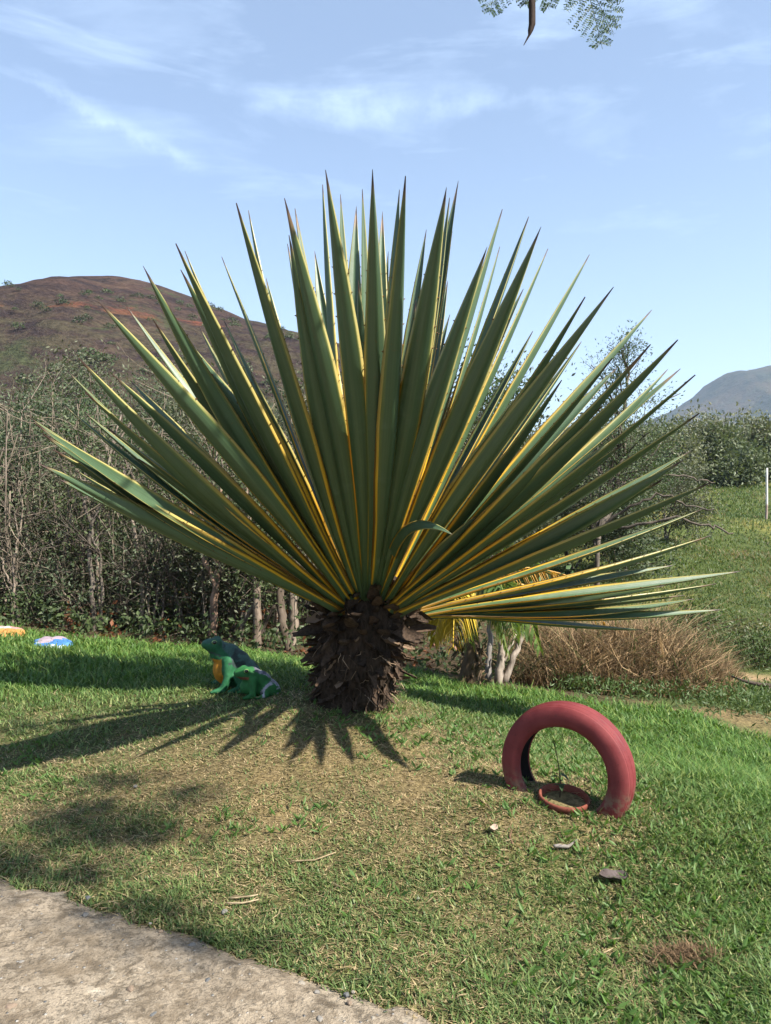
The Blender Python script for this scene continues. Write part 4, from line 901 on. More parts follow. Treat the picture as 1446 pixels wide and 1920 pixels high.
def pasture():
    rng = np.random.default_rng(29); mb = MB(); n = 90000
    Y = 10.5 * (46 / 10.5) ** rng.uniform(0, 1, n) ; px = rng.uniform(930, 1620, n); x = (px - 723) / F * Y; z = ground_z(x, Y)
    f = fbm(x * .9, Y * .9, 4, 61); f2 = fbm(x * .35, Y * .35, 3, 62); k = Y / 15
    h = rng.uniform(.03, .10, n) * k ** .6 * (.5 + f * 1.1); m_ = np.clip((f - .35) * 2.2 + rng.uniform(-.3, .3, n), 0, 1)[:, None]
    c = np.array((.052, .085, .024)) * (1 - m_) + np.array((.095, .135, .045)) * m_; dry = rng.uniform(0, 1, n) < .10 + .5 * sstep(f2, .52, .7); c[dry] = np.array((.20, .16, .08)) * rng.uniform(.6, 1.2, (dry.sum(), 1))
    blades(mb, np.c_[x, Y, z - .01], h, rng.uniform(.009, .020, n) * k, rng.uniform(0, 6.28, n), h * rng.uniform(0, 1.2, n), h * rng.uniform(0, .7, n), c)
    tag(mb.build('pasture_grass', M['grass'], smooth=False), 'tufty green pasture grass on the far slope', 'grass', kind='stuff')
pasture()
def shrub(px, py, Y, w, h, seed, label, col):
    rng = np.random.default_rng(seed); b0 = P(px, py, Y); z = gz(b0[0], b0[1]); tree('leafy_shrub', label, 'shrub', None, (b0[0], b0[1], z), h, seed, leaves=2400, leaf=.06, stems=6, r=.016, cols=col, spec=dict(kids=[5, 4, 2], seg=.15), spread=.14, dead=.1, lw=.6)
shrub(1310, 1190, 11.5, 1, 1.15, 501, 'leafy dark shrub with bright green sprigs behind the dry grass', ((.028, .05, .018), (.09, .14, .04)))
shrub(1400, 1230, 11.0, 1, .8, 502, 'low scruffy shrub beside the dirt trail', ((.045, .055, .025), (.10, .11, .05)))
shrub(1150, 1160, 11.5, 1, .7, 503, 'half-hidden shrub behind the bank of dry grass', ((.04, .05, .02), (.10, .11, .045)))

# ------------------------------------------------------------------ half-buried red tyre
def tyre():
    m, t, b = material('red_painted_rubber', .62, .2); co = objco(t); n1 = noise(t, co, 9, 5, .65); n2 = noise(t, co, 70, 3, .6)
    c = mixc(t, smooth(t, n1, .3, .72), (.105, .017, .019), (.150, .031, .032)); c = mixc(t, smooth(t, n2, .62, .74, 0, .5), c, (.05, .013, .012))
    c = mixc(t, smooth(t, n1, .66, .78, 0, .5), c, (.19, .055, .05))
    n3 = noise(t, worldco(t), 30, 5, .7); wz = N(t, 'ShaderNodeSeparateXYZ'); t.links.new(worldco(t), wz.inputs[0]); c = mixc(t, mathn(t, 'MULTIPLY', smooth(t, wz.outputs[2], .24, .36, .8, 0), smooth(t, n3, .4, .6)), c, (.13, .095, .065)); c = mixc(t, smooth(t, n3, .62, .7, 0, .55), c, (.055, .02, .02))
    t.links.new(c, b.inputs['Base Color']); t.links.new(smooth(t, n1, .3, .7, .5, .75), b.inputs['Roughness']); bump(t, b, mathn(t, 'ADD', n1, mathn(t, 'MULTIPLY', n2, .4)), .35, .005)
    m2, t2, b2 = material('bare_rubber', .85, .2); b2.inputs['Base Color'].default_value = (.022, .02, .02, 1)
    c0 = P(1063, 1490, 3.46); R, w = .300, .138; cz = P(0, 1322, 3.40)[2] - R
    root = empty('tyre_ornament', (c0[0], c0[1], gz(c0[0], c0[1])), 'half-buried old tyre painted red standing as an arch in the grass', 'tyre')
    def rev(profile, name, mat, parent):
        prof = np.array(profile); na = 120; th = np.linspace(0, 2 * math.pi, na, endpoint=False); k = len(prof)
        V = np.stack([np.outer(np.cos(th), prof[:, 1]), np.repeat(prof[None, :, 0], na, 0), np.outer(np.sin(th), prof[:, 1])], -1).reshape(-1, 3)
        i = np.arange(na)[:, None] * k; i2 = (np.arange(na)[:, None] + 1) % na * k; j = np.arange(k - 1)[None]
        mb = MB(); mb.add(V, np.stack([i + j, i + j + 1, i2 + j + 1, i2 + j], -1).reshape(-1, 4)); o = mb.build(name, mat, parent)
        o.location = (0, 0, cz - root.location.z); o.rotation_euler = (math.radians(2), 0, math.radians(-33)); return o
    h = w / 2
    tr = []
    for xx in np.linspace(-h * .80, h * .80, 61):
        crown = R - .010 * (xx / (h * .8)) ** 2; g = min(abs(xx - s) for s in (-.045, -.016, .016, .045)); tr.append((xx, crown - .0032 * max(0, 1 - (g / .0028) ** 4)))
    tread = rev([(-h * .80, R - .03)] + tr + [(h * .80, R - .03)], 'tread', m, root)
    for s, in ((-1,), (1,)):
        rev([(s * h * .79, R - .010), (s * h * .90, R - .018), (s * h * .93, R - .024), (s * h * .95, R - .026), (s * h * .99, R - .045), (s * h * 1.0, R - .060), (s * h * .985, R - .078), (s * h * .965, R - .082), (s * h * .95, R - .086), (s * h * .86, R - .094), (s * h * .80, R - .099), (s * h * .74, R - .100), (s * h * .70, R - .095)][::s], 'sidewall', m, root)
    rev([(-h * .70, R - .095), (-h * .88, R - .06), (-h * .78, R - .03), (0, R - .018), (h * .78, R - .03), (h * .88, R - .06), (h * .70, R - .095)], 'inner_lining', m2, root)
tyre()

# clay pot and sapling inside the tyre
def pot():
    m, t, b = material('terracotta', .85, .2); n1 = noise(t, objco(t), 25, 4, .6); t.links.new(mixc(t, smooth(t, n1, .3, .7), (.105, .030, .020), (.165, .050, .032)), b.inputs['Base Color']); bump(t, b, n1, .3, .003)
    ms, ts, bs = material('pot_soil', .95, .1); n1 = noise(ts, objco(ts), 60, 4, .7); ts.links.new(mixc(ts, n1, (.02, .015, .01), (.075, .055, .038)), bs.inputs['Base Color']); bump(ts, bs, n1, 1, .01)
    p = P(1057, 1483, 3.42); z = gz(p[0], p[1]); root = empty('clay_pot', (p[0], p[1], z), 'shallow terracotta pot sunk in the grass inside the red tyre', 'pot')
    prof = [(.088, -.06), (.098, .0), (.106, .016), (.111, .020), (.113, .036), (.109, .042), (.102, .040), (.098, .020), (.090, -.04), (.0, -.04)]; na = 40; th = np.linspace(0, 6.2832, na, endpoint=False); pr = np.array(prof); k = len(pr)
    V = np.stack([np.outer(np.cos(th), pr[:, 0]), np.outer(np.sin(th), pr[:, 0]), np.repeat(pr[None, :, 1], na, 0)], -1).reshape(-1, 3); i = np.arange(na)[:, None] * k; i2 = (np.arange(na)[:, None] + 1) % na * k; j = np.arange(k - 1)[None]
    mb = MB(); mb.add(V, np.stack([i + j, i2 + j, i2 + j + 1, i + j + 1], -1).reshape(-1, 4)); o = mb.build('bowl', m, root); o.rotation_euler = (.14, .05, 0); o.location = (0, 0, -.012)
    rr = np.linspace(.0, .094, 7); V = [(0, 0, -.008)]; 
    for r in rr[1:]: V += [(r * math.cos(a), r * math.sin(a), -.014 + .010 * math.sin(a * 3 + r * 60) * (r < .09)) for a in th]
    fs = [(0, 1 + x, 1 + (x + 1) % na) for x in range(na)]; qs = [(1 + r * na + x, 1 + (r + 1) * na + x, 1 + (r + 1) * na + (x + 1) % na, 1 + r * na + (x + 1) % na) for r in range(5) for x in range(na)]
    mb = MB(); mb.add(V, qs, fs); o = mb.build('soil', ms, root); o.rotation_euler = (.14, .05, 0); o.location = (0, 0, -.012)
    rng = np.random.default_rng(2); r2 = empty('seedling', (p[0] - .012, p[1] + .02, z + .01), 'thin dark seedling with a few leaves growing in the clay pot', 'plant')
    mb = MB(); q = np.array([(0, 0, 0), (.004, 0, .06), (-.004, .0, .13), (-.02, 0, .22)]); tube(mb, q, [.0035, .003, .0025, .0012], 5, (.05, .045, .03)); mb.build('stem', M['bark'], r2)
    for (a, zz, el, L, w) in [(3.6, .215, 1.25, .06, .012), (.2, .10, -.3, .055, .022), (2.9, .09, .2, .045, .02), (1.2, .07, .1, .05, .02), (4.6, .06, .0, .05, .022), (5.5, .11, -.2, .05, .02), (2.3, .05, .1, .05, .02), (0.6, .05, .2, .045, .02)]:
        mb = MB(); tt = np.linspace(0, 1, 6); hw = w / 2 * np.sin(tt * math.pi * .93 + .12); cx = L * tt * math.cos(el); cz = L * tt * math.sin(el) - .3 * L * tt ** 2
        A = np.stack([cx, -hw, cz + hw * .3], 1); B = np.stack([cx, 0 * hw, cz], 1); C = np.stack([cx, hw, cz + hw * .3], 1); V = np.stack([A, B, C], 1).reshape(-1, 3)
        mb.add(V, [(i * 3 + j, i * 3 + j + 1, i * 3 + 4 + j, i * 3 + 3 + j) for i in range(5) for j in range(2)], None, (.030, .055, .022)); o = mb.build('leaf', M['leaf'], r2); o.location = (np.interp(zz, q[:, 2], q[:, 0]), 0, zz); o.rotation_euler = (0, 0, a)
pot()

# ------------------------------------------------------------------ two painted frog statues
def blob(name, parts, paint, parent, voxel=.010):
    """several ellipsoids and limbs melted into one continuous skin"""
    bm = bmesh.new()
    for (c, r, ry) in parts:
        m4 = Matrix.Translation(c) @ Matrix.Rotation(ry, 4, 'Y') @ Matrix.Diagonal((*r, 1)); bmesh.ops.create_icosphere(bm, subdivisions=3, radius=1, matrix=m4)
    me = bpy.data.meshes.new(name); bm.to_mesh(me); bm.free(); tmp = bpy.data.objects.new('tmp', me); COL.objects.link(tmp)
    md = tmp.modifiers.new('r', 'REMESH'); md.mode = 'VOXEL'; md.voxel_size = voxel; s = tmp.modifiers.new('s', 'SMOOTH'); s.factor = .6; s.iterations = 5
    dg = bpy.context.evaluated_depsgraph_get(); out = bpy.data.meshes.new_from_object(tmp.evaluated_get(dg)); bpy.data.objects.remove(tmp); bpy.data.meshes.remove(me)
    v = np.empty(len(out.vertices) * 3, np.float32); out.vertices.foreach_get('co', v); v = v.reshape(-1, 3).astype(float)
    nr = np.empty(len(out.vertices) * 3, np.float32); out.vertices.foreach_get('normal', nr); nr = nr.reshape(-1, 3)
    a = out.attributes.new('col', 'FLOAT_COLOR', 'POINT'); a.data.foreach_set('color', np.c_[paint(v, nr), np.ones(len(v))].astype(np.float32).ravel())
    out.name = name; out.materials.clear(); out.materials.append(M['frog']); out.polygons.foreach_set('use_smooth', np.full(len(out.polygons), True)); return link(name, out, parent)
m, t, b = material('weathered_paint', .72, .25); co = objco(t); n1 = noise(t, co, 28, 5, .65)
t.links.new(mixc(t, 1.0, attr(t).outputs['Color'], mixc(t, smooth(t, n1, .3, .7), (.75, .75, .75), (1.2, 1.2, 1.2)), 'MULTIPLY'), b.inputs['Base Color']); bump(t, b, n1, .25, .004); M['frog'] = m
m, t, b = material('eye_black', .25, .5); b.inputs['Base Color'].default_value = (.012, .012, .012, 1); M['eye'] = m
m, t, b = material('eye_ring', .4, .4); b.inputs['Base Color'].default_value = (.20, .30, .09, 1); M['eyering'] = m
def limb(a, b_, r0, r1, n=5):
    a, b_ = Vector(a), Vector(b_); return [(a.lerp(b_, i / (n - 1)), ((r0 + (r1 - r0) * i / (n - 1)),) * 3, 0) for i in range(n)]
def eyes(root, spots, r):
    for (x, y, z) in spots:
        s = 1 if y > 0 else -1
        for nm, rr, off, mt in (('eye_ring', r * 1.35, 0, 'eyering'), ('eye', r, r * .55, 'eye')):
            bm = bmesh.new(); bmesh.ops.create_uvsphere(bm, u_segments=16, v_segments=10, radius=rr); me = bpy.data.meshes.new(nm); bm.to_mesh(me); bm.free(); me.materials.append(M[mt]); me.polygons.foreach_set('use_smooth', np.full(len(me.polygons), True))
            link(nm, me, root, (x, y + s * off, z), None, (1, .55, .8))
def frogs():
    GRN, TEAL, DK, YEL = np.array((.011, .075, .029)), np.array((.036, .08, .066)), np.array((.020, .034, .032)), np.array((.30, .13, .010))  # paint colours darkened to stand in for the big plant's shade
    p = P(442, 1293, 5.25); z = gz(p[0], p[1]); root = empty('frog_statue', (p[0], p[1], z - .01), 'large green painted frog statue with orange chest sitting upright', 'statue', rz=math.radians(12)); root.scale = (1, 1, 1)
    parts = [((-.135, 0, .292), (.085, .078, .052), .28), ((-.185, 0, .303), (.045, .058, .034), .2), ((-.125, .045, .325), (.036, .03, .03), 0), ((-.125, -.045, .325), (.036, .03, .03), 0), ((-.095, 0, .245), (.08, .082, .075), .3),
             ((-.05, 0, .215), (.09, .10, .095), .6), ((.005, 0, .165), (.10, .108, .10), .6), ((.07, 0, .115), (.10, .105, .085), .6), ((.13, 0, .065), (.085, .085, .06), .6), ((-.085, 0, .135), (.068, .088, .095), 0), ((0, 0, .08), (.12, .10, .075), 0)]
    for s in (-1, 1):
        parts += limb((-.05, s * .10, .20), (-.055, s * .125, .09), .040, .030) + limb((-.055, s * .125, .09), (-.085, s * .13, .025), .030, .026) + limb((-.085, s * .13, .02), (-.16, s * .15, .014), .026, .014) + limb((-.085, s * .13, .02), (-.15, s * .11, .014), .02, .012)
        parts += [((.085, s * .125, .075), (.105, .055, .068), .35)] + limb((.03, s * .165, .03), (-.045, s * .185, .016), .03, .018)
    def paint(v, n):
        c = np.repeat(GRN[None], len(v), 0); back = (v[:, 2] > .36 - (v[:, 0] + .17) * .93) & (v[:, 0] > -.09) & (np.abs(v[:, 1]) < .115); c[back] = TEAL
        sp = (fbm(v[:, 0] * 22, v[:, 2] * 22 + v[:, 1] * 9, 2, 3) > .60) & (v[:, 0] > -.08) & (v[:, 2] > .12); c[sp] = DK
        ch = (v[:, 0] < -.075) & (v[:, 2] < .215) & (v[:, 2] > .035) & (np.abs(v[:, 1]) < .088); c[ch] = YEL
        mo = (np.abs(v[:, 2] - (.268 - (v[:, 0] + .19) * .35)) < .006) & (v[:, 0] < -.10) & (v[:, 2] > .22); c[mo] = DK; hd = (v[:, 0] < -.1) & (v[:, 2] > .315); c[hd] = TEAL * .6 + GRN * .4
        return c
    blob('body', parts, paint, root); eyes(root, [(-.140, -.066, .328), (-.140, .066, .328)], .014)
    p = P(484, 1306, 4.98); z = gz(p[0], p[1]); root = empty('frog_statue', (p[0], p[1], z - .01), 'small crouching green frog statue with dark white-streaked back', 'statue', rz=math.radians(22))
    parts = [((-.085, 0, .150), (.065, .062, .042), .25), ((-.125, 0, .153), (.035, .046, .026), .2), ((-.085, .04, .176), (.028, .022, .022), 0), ((-.085, -.04, .176), (.028, .022, .022), 0), ((-.04, 0, .13), (.07, .07, .06), .5), ((.02, 0, .10), (.075, .075, .06), .6), ((.08, 0, .058), (.07, .065, .045), .6), ((.12, 0, .03), (.035, .04, .024), .5), ((-.045, 0, .065), (.075, .065, .055), 0), ((.02, 0, .045), (.09, .07, .045), 0)]
    for s in (-1, 1):
        parts += limb((-.04, s * .06, .11), (-.05, s * .08, .03), .03, .022) + limb((-.05, s * .08, .022), (-.11, s * .085, .012), .022, .012) + [((.065, s * .078, .05), (.07, .034, .046), .45)] + limb((.03, s * .105, .022), (-.03, s * .115, .012), .02, .012)
    G2 = np.array((.014, .090, .022)); WH = np.array((.24, .24, .28))  # small frog's paint also carries shade in its darker tone
    def paint2(v, n):
        c = np.repeat(G2[None], len(v), 0); back = (n[:, 2] > .45) & (v[:, 0] > -.03) & (np.abs(v[:, 1]) < .05); c[back] = (.06, .06, .08)
        st = back & ((fbm(v[:, 0] * 30, v[:, 1] * 40, 2, 8) > .56)); c[st] = WH * .75
        arc = np.abs(np.hypot(v[:, 0] - .07, v[:, 2] - .03) - .062) < .008; arc &= (np.abs(v[:, 1]) > .055) & (v[:, 0] < .075); c[arc] = WH
        tl = (v[:, 0] > .095) & (np.abs(fbm(v[:, 0] * 40, v[:, 2] * 40, 2, 5) - .5) < .10); c[tl] = WH
        mo = (v[:, 0] < -.075) & (np.abs(v[:, 2] - .128) < .010); c[mo] = (.14, .05, .03); return c
    blob('body', parts, paint2, root, .008); eyes(root, [(-.088, -.056, .176), (-.088, .056, .176)], .012)
frogs()

# flat painted stones in the far grass
def painted_stone(px, py, Y, w, d, seed, cols, label):
    m, t, b = material('painted_stone', .6, .3); co = objco(t); v = N(t, 'ShaderNodeTexVoronoi'); v.inputs['Scale'].default_value = 6.5; t.links.new(mapping(t, co, (1, 1, 1), (0, 0, 0), (seed, 0, 0)), v.inputs['Vector']); s = N(t, 'ShaderNodeSeparateColor'); t.links.new(v.outputs['Color'], s.inputs[0])
    c = mixc(t, smooth(t, s.outputs[0], .30, .34), cols[0], cols[1]); c = mixc(t, smooth(t, s.outputs[1], .62, .66), c, cols[2]); c = mixc(t, smooth(t, s.outputs[2], .8, .84), c, cols[3]); n1 = noise(t, co, 20, 4); c = mixc(t, smooth(t, n1, .6, .75, 0, .5), c, (.3, .28, .24)); t.links.new(c, b.inputs['Base Color']); bump(t, b, n1, .4, .01)
    p = P(px, py, Y); z = gz(p[0], p[1]); rng = np.random.default_rng(seed); na, nr = 36, 8; V = [(0, 0, .055)]
    for r in range(1, nr + 1):
        f = r / nr
        for a in range(na):
            th = a / na * 6.2832; rad = (1 + .10 * math.sin(2 * th + seed) + .07 * math.sin(5 * th + 2 * seed)); hh = .055 * (1 - f ** 5) - (.05 if r == nr else 0) + .008 * math.sin(7 * th + r)
            V.append((w * .5 * f * rad * math.cos(th), d * .5 * f * rad * math.sin(th), hh))
    fs = [(0, 1 + x, 1 + (x + 1) % na) for x in range(na)]; qs = [(1 + r * na + x, 1 + (r + 1) * na + x, 1 + (r + 1) * na + (x + 1) % na, 1 + r * na + (x + 1) % na) for r in range(nr - 1) for x in range(na)]
    mb = MB(); mb.add(V, qs, fs); o = mb.build('painted_stone', m); o.location = (p[0], p[1], z + .01); o.rotation_euler = (.10, .05, .2); tag(o, label, 'stone')
painted_stone(98, 1210, 7.4, .42, .40, 4, ((.34, .42, .48), (.04, .13, .34), (.06, .18, .38), (.24, .19, .22)), 'flat stone painted blue and white lying in the grass')
painted_stone(8, 1191, 7.9, .42, .40, 9, ((.36, .32, .29), (.38, .17, .05), (.34, .17, .16), (.38, .35, .32)), 'flat stone painted orange, pink and cream lying in the grass')

# ------------------------------------------------------------------ fence post, fallen limb, litter on the lawn
m, t, b = material('weathered_post', .85, .2); n1 = noise(t, mapping(t, objco(t), (1, 1, .2)), 14, 4, .6); zz = N(t, 'ShaderNodeSeparateXYZ'); t.links.new(objco(t), zz.inputs[0]); c = mixc(t, smooth(t, n1, .3, .7), (.42, .40, .37), (.60, .58, .55)); c = mixc(t, smooth(t, zz.outputs[2], .45, .6, .75, 0), c, (.16, .09, .065)); t.links.new(c, b.inputs['Base Color']); M['post'] = m
def post():
    p = P(1437, 972, 29); z = gz(p[0], p[1]); mb = MB(); zt = np.linspace(-.3, 1.9, 9); tube(mb, np.c_[.01 * np.sin(zt * 3), 0 * zt, zt], np.interp(zt, [-.3, 1.85, 1.9], [.046, .040, .03]), 10); o = mb.build('fence_post', M['post']); o.location = (p[0], p[1], z); o.rotation_euler = (0, .02, 0); tag(o, 'pale wooden fence post standing alone on the green slope', 'post')
post()
def stick(name, pth, r, col, label, cat='stick', onground=True):
    q = np.array([P(*a) for a in pth]); 
    if onground: q[:, 2] = [gz(a[0], a[1]) + .012 + r[i] for i, a in enumerate(q)]
    mb = MB(); s = np.linspace(0, len(q) - 1, len(q) * 3); q2 = np.stack([np.interp(s, np.arange(len(q)), q[:, c]) for c in range(3)], 1); c0 = q2[0].copy(); tube(mb, q2 - c0, np.interp(s, np.arange(len(q)), r), 6, col); o = mb.build(name, M['bark']); o.location = c0; return tag(o, label, cat)
fl = empty('fallen_limb', tuple(P(1446, 1300, 7.4)), 'dark bent fallen limb lying by the dirt trail', 'branch')
mb = MB(); tube(mb, [P(*a) for a in ((1372, 1268, 7.6), (1395, 1277, 7.5), (1425, 1284, 7.45), (1500, 1292, 7.4))], [.008, .014, .02, .028], 7, (.07, .055, .045)); tube(mb, [P(*a) for a in ((1455, 1286, 7.43), (1430, 1298, 7.4), (1412, 1312, 7.4))], [.02, .013, .008], 6, (.07, .055, .045)); local(mb.build('branch', M['bark'], fl), fl)
stick('grey_twig', [(1038, 1582, 3.1), (1052, 1574, 3.1), (1066, 1566, 3.1), (1082, 1552, 3.15)], [.006, .009, .007, .003], (.19, .175, .16), 'short grey forked twig on the grass below the tyre')
stick('straw_stalk', [(425, 1679, 2.9), (455, 1670, 2.9), (485, 1660, 2.92)], [.003, .003, .002], (.30, .245, .16), 'pale straw stalk lying near the path edge'); stick('straw_stalk', [(432, 1668, 2.93), (470, 1660, 2.94), (484, 1652, 2.95)], [.003, .0035, .002], (.30, .245, .16), 'second pale straw stalk lying just behind the first')
stick('straw_stalk', [(545, 1605, 3.15), (590, 1595, 3.15), (630, 1580, 3.2)], [.003, .003, .002], (.27, .215, .135), 'long dry stalk in the worn turf, away from the path'); stick('brown_twig', [(962, 1595, 3.1), (956, 1570, 3.15), (960, 1548, 3.2)], [.004, .004, .003], (.13, .08, .05), 'thin brown twig upright-lying left of the grey twig')
stick('brown_twig', [(593, 1715, 2.75), (598, 1700, 2.75), (606, 1688, 2.78)], [.003, .003, .002], (.2, .13, .08), 'tiny brown twig in the short grass near the path')
def curl_leaf(px, py, Y, L, w, rz, col, label):
    p = P(px, py, Y); z = gz(p[0], p[1]); mb = MB(); tt = np.linspace(-1, 1, 12); a = np.linspace(-1, 1, 7); V = []
    for q in tt: hw = w / 2 * (1 - abs(q) ** 2.2) ** .7 + .001; V.append(np.c_[np.full(7, q * L / 2), a * hw, .5 * hw * a ** 2 + .012 * q * q + .004 * np.sin(a * 4 + q * 5)])
    up = np.concatenate(V); lo = up - (0, 0, .0015); n = len(up); qd = [(i * 7 + j, i * 7 + j + 1, i * 7 + 8 + j, i * 7 + 7 + j) for i in range(11) for j in range(6)]; mb.add(np.r_[up, lo], qd + [tuple(n + e for e in f[::-1]) for f in qd], None, col); o = mb.build('dead_leaf', M['bark']); o.location = (p[0], p[1], z + .022); o.rotation_euler = (.25, .1, rz); tag(o, label, 'leaf')
curl_leaf(1150, 1682, 2.95, .115, .05, .1, (.085, .07, .068), 'curled dry grey-brown leaf lying on green turf')
curl_leaf(925, 1555, 3.2, .05, .03, 1.0, (.24, .19, .15), 'small pale crumpled leaf in the worn turf by the twigs')
def dry_tuft():
    rng = np.random.default_rng(6); c0 = P(1285, 1795, 2.55); n = 700; x = c0[0] + rng.normal(0, .05, n) * 1.2; y = c0[1] + rng.normal(0, .028, n); z = ground_z(x, y) + rng.uniform(0, .03, n); h = rng.uniform(.008, .035, n); mb = MB(); c = np.array((.20, .135, .08)) * rng.uniform(.3, 1.35, (n, 1)); blades(mb, np.c_[x, y, z], h, rng.uniform(.0015, .004, n), rng.uniform(0, 6.28, n), rng.uniform(.01, .05, n), rng.uniform(0, .02, n), c)
    tag(mb.build('dry_tuft', M['straw'], smooth=False), 'brown dead tuft of matted roots in the green turf', 'dead grass', kind='stuff')
dry_tuft()

# pebbles on the path and at its rim
def pebbles():
    rng = np.random.default_rng(19); ms = []
    cols = [(.16, .15, .135), (.085, .088, .09), (.16, .12, .088), (.19, .17, .14)]
    mats = []
    for i, c in enumerate(cols):
        m, t, b = material('pebble', .8, .25); n1 = noise(t, objco(t), 60, 4, .6); t.links.new(mixc(t, smooth(t, n1, .3, .7), tuple(v * .7 for v in c), tuple(min(.8, v * 1.2) for v in c)), b.inputs['Base Color']); mats.append(m)
    for k in range(8):
        bm = bmesh.new(); bmesh.ops.create_icosphere(bm, subdivisions=2, radius=1)
        for v in bm.verts: v.co *= 1 + .22 * math.sin(v.co.x * 3.1 + k * 2) * math.cos(v.co.y * 2.7 + k) + rng.uniform(-.09, .09)
        me = bpy.data.meshes.new('pebble'); bm.to_mesh(me); bm.free(); me.materials.append(mats[k % 4]); ms.append(me)
    spots = [(165, 1680, .016), (100, 1700, .010), (63, 1696, .014), (160, 1712, .016), (390, 1835, .017), (245, 1850, .017), (565, 1840, .016), (595, 1855, .012), (650, 1860, .014), (655, 1875, .012), (385, 1888, .013), (420, 1868, .014), (288, 1900, .020), (20, 1885, .024), (175, 1890, .014), (360, 1768, .018), (510, 1825, .012), (540, 1835, .014), (340, 1842, .010), (40, 1800, .012), (30, 1835, .016), (240, 1895, .010), (480, 1895, .012), (600, 1905, .013), (120, 1757, .008), (302, 1742, .010), (700, 1905, .012)]
    for i, (px, py, r) in enumerate(spots):
        Y = (CZ - .02) * F / (py - HOR); p = P(px, py, Y); o = link('pebble', ms[(i * 5 + 1) % 8], None, (p[0], p[1], 0.010 + r * .15), (rng.uniform(-.3, .3), rng.uniform(-.3, .3), rng.uniform(0, 6)), (r * .8, r * .66, r * .45)); tag(o, 'small rounded loose stone on the worn concrete path', 'stone', 'loose stones on the path')
    for i in range(30):
        x = rng.uniform(-1.9, .5); d = abs(rng.normal(0, .35)) + .02; y = float(edge_y(np.array([x]))[0]) - d; r = rng.uniform(.003, .007); o = link('pebble', ms[i % 8], None, (x, y, .018 + r * .4), (0, 0, rng.uniform(0, 6)), (r, r, r * .7)); tag(o, 'small rounded loose stone on the worn concrete path', 'stone', 'loose stones on the path')
    for (px, py, Y, r) in [(254, 1490, 3.9, .011), (421, 1687, 2.86, .012), (784, 1698, 2.85, .007)]:
        p = P(px, py, Y); o = link('pebble', ms[4 if Y < 3.5 else 0], None, (p[0], p[1], gz(p[0], p[1]) + .008), (0, 0, 1), (r, r * .8, r * .7)); tag(o, 'little whitish stone lying in the lawn grass', 'stone', 'white stones in the lawn')
pebbles()

